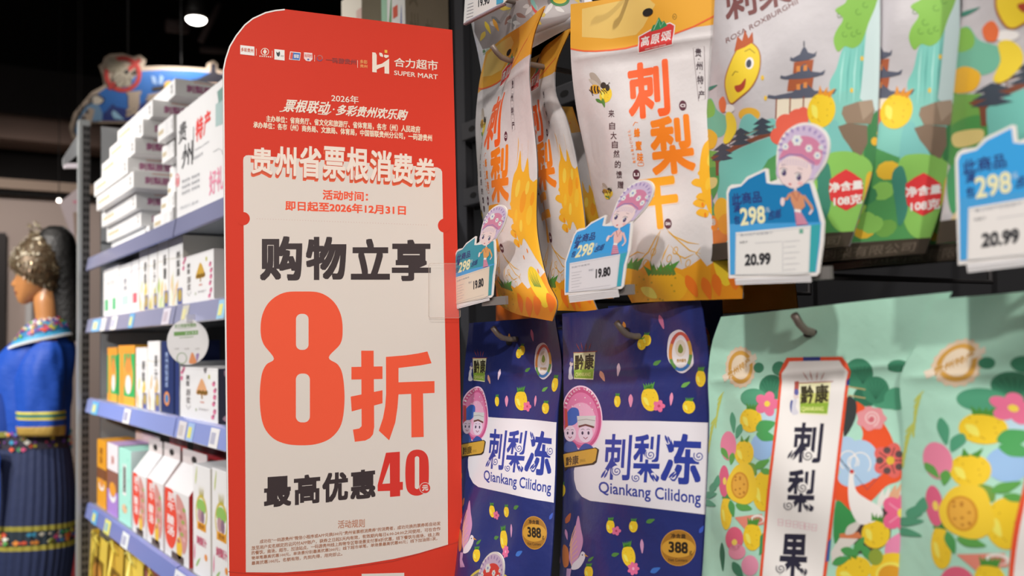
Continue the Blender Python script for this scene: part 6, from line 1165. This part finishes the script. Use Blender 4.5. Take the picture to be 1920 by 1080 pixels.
# blue cut-out sign
def cutout():
    y = 5.4; n = (0, -1, 0); f = scale(3.6, 0, 0); o = (0, y, 0); S = plane_surf(o, n, .0006, .0006)
    OUT = [f(*p) for p in [(668, 440), (692, 428), (706, 385), (745, 364), (830, 360), (905, 385), (945, 370), (988, 408), (972, 448), (1100, 446), (1250, 452), (1392, 462), (1404, 425), (1438, 408), (1470, 428), (1468, 468), (1640, 520), (1640, 830), (620, 830), (545, 960), (490, 930), (470, 860), (500, 760), (560, 690), (620, 620), (705, 575), (690, 500)]]
    root = thing('cutout_sign', hit((280, 235), o, n)[0], 'blue die-cut picture sign with red ring, bee and pagoda roof above far shelves', 'hanging sign')
    m = MB(); BE = mat('#a8927f', .6); m.prism(list(hit(OUT, o, n)), (0, .015, 0), BE); a = Art()
    P = lambda L, c, l=2: a.poly([f(*p) for p in L], c, l)
    P([(650, 640), (720, 590), (800, 600), (960, 480), (1100, 472), (1300, 478), (1560, 505), (1640, 540), (1640, 820), (690, 815)], '#2f62a4'); P([(690, 815), (700, 760), (780, 720), (860, 735), (960, 700), (1100, 600), (1250, 550), (1400, 600), (1640, 620), (1640, 820)], '#2b3670', 3); P([(1100, 640), (1240, 545), (1400, 600), (1340, 680), (1150, 690)], '#4a3f80', 4)
    P([(740, 740), (780, 750), (840, 810), (770, 800)], '#8fb0c4', 4); P([(700, 770), (760, 700), (780, 715), (740, 790)], '#2f3a70', 4)
    c = f(830, 500); a.line(ell(c[0], c[1], 31, 30, 0, 40), 8, '#b03a34', 5, True); a.line([f(735, 600), f(945, 400)], 8, '#b03a34', 4.6); P([(700, 420), (760, 400), (860, 460), (900, 520), (880, 580), (800, 590), (760, 530), (780, 480)], '#a09280', 6); P([(695, 445), (790, 440), (830, 480), (740, 480)], '#948672', 7); P([(720, 390), (770, 385), (850, 450), (790, 450)], '#948672', 7)
    for x, y_, r in ((855, 485, 4.2), (908, 490, 3.8)): a.poly(ell(*f(x, y_), r, r, 0, 14), '#2a2526', 8)
    for L in ([(840, 520), (790, 560), (760, 600)], [(850, 530), (830, 590)], [(870, 520), (900, 570)], [(820, 510), (780, 530), (750, 570)]): a.line([f(*p) for p in L], 1.1, '#3a3030', 8)
    a.text('夏', [f(850, 790), f(955, 780), f(960, 612), f(852, 620)], BE, 6, .03); a.text('季', [f(980, 780), f(1110, 770), f(1115, 615), f(985, 630)], BE, 6, .03)
    a.poly(ell(*f(1140, 575), 9, 8), '#d9a84a', 6); P([(1025, 590), (1110, 575), (1115, 605), (1030, 615)], '#3a3028', 6); P([(1110, 570), (1150, 545), (1170, 600), (1120, 610)], '#3a3028', 5.5); P([(1030, 560), (1020, 510), (1050, 520), (1060, 570)], '#8fa5c4', 5); P([(1070, 565), (1080, 505), (1105, 520), (1095, 570)], '#8fa5c4', 5)
    P([(1270, 545), (1340, 530), (1420, 490), (1425, 430), (1455, 430), (1460, 490), (1560, 520), (1640, 540), (1640, 560), (1480, 560), (1340, 552)], '#2f2c33', 6); P([(1350, 560), (1500, 560), (1500, 640), (1400, 600)], '#c4a590', 5)
    P([(520, 930), (505, 860), (540, 770), (600, 700), (660, 690), (690, 760), (690, 815), (600, 820)], '#6f8aa4', 5); P([(535, 880), (545, 800), (600, 725), (640, 740), (620, 820), (560, 900)], BE, 6); a.poly(ell(*f(655, 672), 12, 9), '#c9b9a8', 6); a.line([f(500, 900), f(520, 800), f(580, 710), f(625, 690), f(620, 650), f(660, 640), f(705, 670), f(690, 700)], 3, '#2f3440', 7)
    for k in range(3): a.poly(ell(*f(590 - 22 * k, 755 + 42 * k), 3, 3.6), '#4a4448', 7)
    a.onto(m, S); m.build('printed_panel', root)
    b = MB(); t = hit((340, 126), o, n)[0]
    b.tube([t, (t[0], t[1] + .02, 4.6)], .003, mat('#4a4848', .5), 6); t = hit((240, 104), o, n)[0]; b.tube([t, (t[0], t[1] + .02, 4.6)], .003, mat('#4a4848', .5), 6); b.build('hanging_wire', root)
cutout()
def small_things():
    b = MB(); o = (0, 4.7, 0); n = (0, -1, 0)
    q = hit([(112, 380), (146, 352), (152, 352), (152, 440), (134, 440)], o, n); b.prism(list(q), (0, .01, 0), mat('#cbb7b6', .6)); a = Art(); a.poly([(137, 376), (150, 376), (150, 381), (137, 381)], '#d98a9a', 1); a.poly([(137, 398), (152, 398), (152, 440), (140, 440)], '#a58a7a', 1); a.onto(b, plane_surf(o, n, .001, .001)); b.tube([q[1], (q[1][0], q[1][1] + .005, 4.6)], .002, CE, 6); b.tube([q[2], (q[2][0], q[2][1] + .005, 4.6)], .002, CE, 6); w = b.build('hanging_banner', None, q[3]); tag(w, 'pale printed banner behind the slotted post above the headdress', 'banner')
    c = aty(110.5, 376, 6.5); l = MB(); bm = bmesh.new(); bmesh.ops.create_uvsphere(bm, u_segments=14, v_segments=10, radius=.012)
    for v in bm.verts: v.co += Vector(c)
    l.bm(bm, emit('#fff3e6', 8, 'small_lamp_glow'), True); l.tube([c, (c[0], c[1], 4.6)], .003, CE, 6); t = l.build('small_lamp', None, c); tag(t, 'tiny glowing lamp left of the slotted post above the headdress', 'lamp')
    def bx(name, lab, cat, x0, y0, x1, y1, y, d, m):
        A = aty(x0, y1, y)
        if y1 > 1050: A[2] = 0.0; B = aty(x1, y0, y); b = MB(); b.box((A[0], y, A[2]), (B[0], y + d, B[2]), m, .003); t = b.build(name, None, A); tag(t, lab, cat)
    bx('display_table', 'pale display table behind the mannequin skirt by the slotted post', 'table', 96, 862, 152, 1180, 4.9, .5, mat('#8f7a6c', .6)); bx('white_box', 'white box on the table between skirt and slotted post', 'box', 108, 822, 146, 861, 4.95, .2, mat('#e6ddda', .5)); bx('red_box', 'red box low behind the skirt beside the slotted post', 'box', 124, 1010, 142, 1075, 4.6, .2, mat('#a8383a', .5))
small_things()
# ================================================================== mannequin in festive dress at the end of the shelves
def mannequin():
    cen = atx(75, 560, .50); cen = aty(78, 560, 3.86); PXM = 1; fw = np.array([math.sin(math.radians(35)), math.cos(math.radians(35)), 0]); F = np.array([-fw[1], fw[0], 0]); Sd = -fw; n = -fw
    root = thing('mannequin', (cen[0], cen[1], 0), 'shop mannequin in blue embroidered dress and silver headdress, facing left', 'mannequin')
    def at(px, py): return hit((px, py), cen, n)[0]
    def loft(rows, ratio, m, bands=None, N=40, sq=1.0, off=0.0, front=None, cap=True, feat=None, mb=None, folds=None):
        """rows: (py, px left, px right[, depth ratio]); rings across the view plane"""
        mb = mb or MB(); R = []
        for r in rows:
            A, B = at(r[1], r[0]), at(r[2], r[4] if len(r) > 4 else r[0]); c = (A + B) / 2; hw = np.linalg.norm(B - A) / 2; k = r[3] if len(r) > 3 and r[3] is not None else ratio; ring = []; e = (A - c) / hw; dl = feat(r[0]) if feat else 0.0
            for j in range(N):
                t = 2 * math.pi * j / N; cx, sx = math.cos(t), math.sin(t)
                u = math.copysign(abs(cx) ** sq, cx); v = math.copysign(abs(sx) ** sq, sx)
                if front: v *= front(r[0], u)
                if folds: w_ = 1 + folds[1] * (math.sin(folds[0] * t + r[0] * folds[2]) + .5 * math.sin(folds[0] * 1.7 * t - r[0] * folds[2] * 1.6 + 1)); u *= w_; v *= w_
                ring.append(c + e * hw * u + Sd * (hw * k * v + off) + F * dl * math.exp(-(min(t, 2 * math.pi - t) / .30) ** 2))
            R.append(ring)
        R = np.array(R)
        for i in range(len(R) - 1):
            mm = m
            if bands:
                ym = (rows[i][0] + rows[i + 1][0]) / 2
                for y0, y1, bm in bands:
                    if y0 <= ym < y1: mm = bm
            mb.add(np.concatenate([R[i], R[i + 1]]), [(j, (j + 1) % N, N + (j + 1) % N, N + j) for j in range(N)], mm, True)
        if cap: mb.add(R[0], [tuple(range(N))], m, True); mb.add(R[-1], [tuple(range(N))[::-1]], m, True)
        return mb, R
    def dense(rows, k=4):
        P = np.array([list(r[:4]) + ([] if len(r) > 3 else [np.nan]) for r in rows], float); y = P[:, 0]; out = []
        for i in range(len(rows) - 1):
            for j in range(k): out.append(y[i] + (y[i + 1] - y[i]) * j / k)
        out.append(y[-1]); out = np.array(out); d = (y - y[0]) / (y[-1] - y[0])
        Q = spline1(P[:, 1:3], np.zeros(1)) if False else np.stack([np.interp(out, y, P[:, q]) for q in range(1, 4)] + [np.interp(out, y, [r_[4] if len(r_) > 4 else r_[0] for r_ in rows])], 1)
        # smooth
        for _ in range(2): Q[1:-1] = .25 * Q[:-2] + .5 * Q[1:-1] + .25 * Q[2:]
        return [(out[i], Q[i, 0], Q[i, 1], None if np.isnan(Q[i, 2]) else Q[i, 2], Q[i, 3]) for i in range(len(out))]
    SKIN = mat('#b87a48', .38, coat=.2); BL = mat('#1d479f', .55, bump=.5, bscale=16, spec=.3); BLD = mat('#1b3f8e', .4); NVY = mat('#1c2748', .7, bump=.2, bscale=30); HAIR = mat('#0c0b0a', .5, bump=.4, bscale=60, lf=False); GLD = mat('#b59a3a', .45)
    # head and neck: one continuous surface with a face in profile
    def fr(py, u):
        if u < 0: return 1.0
        k = .0 if py > 575 else 1.0
        return 1 - .55 * k * max(0, u - .25) ** 1.2
    M1 = (at(1, 540) - at(0, 540)); PXM = np.linalg.norm(M1)        # metres per pixel at the mannequin
    base = [(452, 60, 96, .62), (462, 46, 108, .68), (474, 36, 116, .74), (488, 30, 119, .78), (500, 29.5, 119, .78), (512, 32, 117, .78), (524, 31.5, 112, .77), (534, 31, 106, .74), (542, 30.8, 98, .70), (550, 31.2, 88, .66), (558, 32.2, 74, .62), (564, 34.5, 63, .56), (568, 38, 54, .48), (571, 43, 48, .3)]
    fy = [488, 500, 506, 512, 518, 524, 529, 532.5, 535.5, 538, 541, 544, 546.5, 549, 552, 555, 559, 563, 567, 571]; fd = [0, .3, .5, -1.2, 1.2, 5.0, 8.8, 10.6, 9.0, 4.2, 3.2, 5.0, 3.6, 1.8, 3.6, 2.2, .2, 1.4, 1.6, 0]
    feat = lambda py: float(np.interp(py, fy, fd)) * PXM
    head = [(y,) + tuple(float(np.interp(y, [r[0] for r in base], [r[q] for r in base])) for q in (1, 2, 3)) for y in list(np.arange(452, 500, 4)) + list(np.arange(500, 571.5, 1.5))]
    mb, _ = loft(head, .7, SKIN, N=56, front=fr, feat=feat)
    loft(dense([(526, 78, 110, .7), (545, 70, 111, .78), (562, 64.5, 111, .84), (580, 66, 111, .86), (598, 69, 111, .88), (612, 66, 114, .92), (628, 54, 122, 1.0), (642, 40, 128, 1.1)]), .8, SKIN, N=48, mb=mb)
    def skinpatch(pts, m, lift, rows=head):
        out = []
        for px, py in pts:
            ys = [r[0] for r in rows]; L = np.interp(py, ys, [r[1] for r in rows]); Rr = np.interp(py, ys, [r[2] for r in rows]); k = np.interp(py, ys, [r[3] for r in rows]); A, B = at(L, py), at(Rr, py); c = (A + B) / 2; hw = np.linalg.norm(B - A) / 2
            u = np.clip(((L + Rr) / 2 - px) / ((Rr - L) / 2), -.985, .985); v = math.sqrt(1 - u * u) * fr(py, u); t = math.acos(u); out.append(c + F * (hw * u + feat(py) * math.exp(-(t / .30) ** 2)) + Sd * (hw * k * v + lift))
        T = tessellate_polygon([[Vector((p[0], p[1], 0)) for p in pts]]); mb.add(np.array(out), [tuple(t) for t in T], m)
    skinpatch([(34, 511), (38, 509.3), (43, 509.6), (47, 511.8), (43, 512.8), (37, 513)], mat('#3a241a', .4), .0025); skinpatch([(33.5, 504.5), (39, 501.5), (48, 503.5), (48, 505), (39, 503.4)], mat('#5a3a26', .5), .002); skinpatch([(27.5, 543.5), (32, 545.5), (37, 548.5), (32.5, 551.5), (29.5, 552), (30, 549)], mat('#8a4a38', .4), .002)
    mb.build('head_and_neck', root)
    mb, _ = loft(dense([(424, 92, 118, .5), (431, 80, 130, .62), (445, 72, 139, .72), (470, 72, 144, .76), (510, 82, 147, .74), (545, 96, 147, .66), (580, 102, 147, .6), (610, 106, 146, .55), (640, 110, 145, .5)]), .7, HAIR, N=36); mb.build('hair', root)
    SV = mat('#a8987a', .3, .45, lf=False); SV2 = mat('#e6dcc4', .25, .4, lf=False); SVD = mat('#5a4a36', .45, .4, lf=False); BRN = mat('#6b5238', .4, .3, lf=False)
    cap_rows = [(442, 62, 94, .6, 436), (452, 48, 110, .74, 446), (464, 38, 120, .84, 462), (476, 31, 126, .90, 480), (486, 28, 128, .94, 500), (492, 27, 127, .96, 516), (497, 27.5, 120, .97, 536), (501, 31, 112, .95, 550)]
    mb, R = loft(cap_rows, .8, SVD, N=44); r = random.Random(3)
    for k in range(520):
        i = r.randrange(1, len(R) - 1); j = r.randrange(44); w = r.random(); p = R[i][j] * w + R[i + 1][j] * (1 - w) if i + 1 < len(R) else R[i][j]; c = R[i].mean(0); nn = p - c; nn /= np.linalg.norm(nn) + 1e-9; t1 = np.cross(nn, [0, 0, 1]); t1 /= np.linalg.norm(t1) + 1e-9; t2 = np.cross(nn, t1); s = .003 + .0045 * r.random(); q = p + nn * (.001 + .006 * r.random()); tilt = r.random() * .9 - .2; an = r.random() * 6.28; e1 = t1 * math.cos(an) + t2 * math.sin(an) + nn * tilt; e2 = -t1 * math.sin(an) + t2 * math.cos(an)
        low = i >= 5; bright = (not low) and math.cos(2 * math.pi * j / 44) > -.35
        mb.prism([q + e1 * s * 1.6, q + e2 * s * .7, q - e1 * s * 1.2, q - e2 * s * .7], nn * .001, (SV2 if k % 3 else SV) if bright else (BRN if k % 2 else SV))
    for k in range(70):      # fringe of thin drops over brow and temple
        j = r.randrange(44); p = R[-2][j] * .6 + R[-1][j] * .4; c = R[-2].mean(0); nn = p - c; nn /= np.linalg.norm(nn); p = p + nn * .004; t1 = np.cross(nn, [0, 0, 1]); L = .010 + .012 * r.random(); mb.prism([p + t1 * .0018, p - t1 * .0018, p - t1 * .0014 - np.array([0, 0, L]), p + t1 * .0014 - np.array([0, 0, L])], nn * .001, (SV, BRN, SV2)[k % 3])
    for px, py, s in ((58, 425, .010), (66, 421, .010), (74, 428, .010), (60, 436, .012), (70, 438, .012), (82, 438, .010), (56, 446, .012), (90, 446, .010), (66, 450, .012), (100, 454, .010), (44, 458, .010), (80, 452, .012)):
        p = at(px, py)
        for q in range(9):
            d = np.array([r.gauss(0, 1) for _ in range(3)]); d /= np.linalg.norm(d); e = np.cross(d, [.3, .5, .8]); e /= np.linalg.norm(e); mb.prism([p + d * s * 1.8, p + e * s * .45, p - d * s * .3, p - e * s * .45], np.cross(d, e) * .0012, (SV, SV2)[q % 2])
    mb.build('silver_headdress', root)
    # blouse body and near sleeve
    ys = [(622, 48, 126, .6), (636, 32, 134, .62), (652, 14, 139, .60), (668, 0, 140, .58), (690, -14, 138, .56), (730, -24, 132, .54), (780, -26, 128, .54), (815, -24, 128, .54)]
    mb, _ = loft(dense(ys), .55, BL, N=72, sq=.95, folds=(7, .022, .045)); mb.build('blouse_body', root)
    sl = dense([(640, 92, 126, .5), (655, 76, 137, .62), (680, 60, 139, .66), (710, 52, 139, .66), (760, 52, 138, .66), (768, 53, 137, .66), (770, 52, 138, .67), (776, 52, 138, .67), (782, 53, 138, .67), (795, 53, 138, .67), (797, 52, 139, .68), (808, 54, 138, .68), (812, 56, 137, .6)], 3)
    mb, _ = loft(sl, .6, BL, [(767, 772, mat('#c9b83e', .5)), (772, 779, mat('#2f6f68', .5)), (779, 782, mat('#c9b83e', .5)), (794, 812, mat('#a8853a', .6, bump=.4, bscale=120))], N=72, off=.075, folds=(5, .035, .035)); mb.build('wide_sleeve', root)
    mb, _ = loft(dense([(735, -36, 30, .5), (760, -38, 38, .5), (795, -36, 44, .5), (815, -34, 44, .5)]), .5, BLD, [(806, 815, mat('#8f8a3a', .5))], N=28, off=.06); mb.build('sleeve_cuff', root)
    # collar of many colours
    cl = [(606, 63, 112, .9, 595), (614, 55, 122, .92, 600), (626, 44, 130, .86, 606), (640, 33, 134, .80, 614), (653, 24, 137, .76, 625)]
    mb, R = loft(dense(cl, 4), .8, mat('#2f6f9a', .6), [(600, 612, mat('#d9c0a8', .6)), (644, 656, mat('#3a93b8', .5))], N=60, cap=False, off=.008); pal = ['#d8573a', '#c9b83a', '#7a3f8a', '#d0507a', '#4f9a4a', '#3a8fb0', '#e08a3a', '#e0d8c8', '#5a3f9a']
    for k in range(240):
        i = r.randrange(1, len(R) - 4); j = r.randrange(60); p = R[i][j]; c = R[i].mean(0); nn = p - c; nn[2] = .35 * np.linalg.norm(nn); nn /= np.linalg.norm(nn); t1 = np.cross(nn, [0, 0, 1]); t1 /= np.linalg.norm(t1); t2 = np.cross(nn, t1); s = .005 + .005 * r.random(); q = p + nn * .003; mb.prism([q + t1 * s, q + t2 * s, q - t1 * s, q - t2 * s], nn * .001, mat(r.choice(pal), .6))
    for j in range(60):
        for q in range(2): p = R[-1][j] * (1 - .5 * q) + R[-1][(j + 1) % 60] * .5 * q; mb.box(p + [-.004, -.004, -.008], p + [.004, .004, 0.002], mat('#e2dcd8', .5))
    mb.build('embroidered_collar', root)
    # belt, skirt, apron, sash
    def dots(mb, R, i0, i1, cnt, s, seed, lift=.004):
        rr = random.Random(seed)
        for k in range(cnt):
            i = rr.randrange(i0, i1); j = rr.randrange(len(R[0])); p = R[i][j]; c = R[i].mean(0); nn = p - c; nn /= np.linalg.norm(nn); t1 = np.cross(nn, [0, 0, 1]); t2 = np.array([0, 0, 1.]); q = p + nn * lift; w = s * (.6 + rr.random() * .8); mb.prism([q + t1 * w, q + t2 * w * .8, q - t1 * w, q - t2 * w * .8], nn * .001, mat(rr.choice(pal), .6))
    mb, R = loft(dense([(806, -22, 128, .54), (812, -23, 129, .55), (838, -24, 130, .55)], 4), .55, mat('#2a2430', .7), N=72); dots(mb, R, 2, len(R), 150, .009, 5); mb.build('woven_belt', root)
    sk = dense([(834, -22, 128, .55), (880, -30, 134, .58), (930, -36, 138, .60), (972, -40, 138, .62), (978, -40, 138, .62), (984, -40.5, 138, .62), (1014, -42, 136, .62), (1020, -42, 136, .62), (1026, -42, 136, .62), (1060, -44, 132, .62), (1110, -46, 124, .62)], 4)
    sm = []
    for row in sk: sm.append(row)
    mb, R = loft(sm, .6, NVY, [(976, 984, mat('#8f8430', .6)), (984, 1014, mat('#1e2a34', .7)), (1014, 1022, mat('#9a8c34', .6))], N=180, folds=(38, .016, .002))
    i0 = min(i for i, r_ in enumerate(sm) if r_[0] > 986); i1 = min(i for i, r_ in enumerate(sm) if r_[0] > 1010); dots(mb, R, i0, i1, 170, .010, 8)
    for i in range(len(R)): pass
    mb.build('pleated_skirt', root)
    mb, R = loft(dense([(848, -40, 14, .5), (900, -44, 15, .5), (1000, -48, 14, .5), (1036, -48, 12, .5)], 6), .5, mat('#6a3a28', .7), [(1010, 1040, mat('#b5a89a', .7))], N=40, off=.085); dots(mb, R, 0, len(R) - 4, 300, .013, 9); mb.build('embroidered_apron', root)
    mb, _ = loft(dense([(838, -20, 34, .4), (848, 10, 38, .3), (870, 18, 36, .25), (920, 24, 37, .2), (985, 24, 33, .2)], 4), .3, BL, N=20, off=.13); mb.build('blue_sash', root)
    b = MB(); b.tube([(cen[0], cen[1], 0), (cen[0], cen[1], .9)], .02, STEEL); b.tube([(cen[0], cen[1], 0), (cen[0], cen[1], .02)], .17, STEEL, 24); b.build('stand', root)
mannequin()
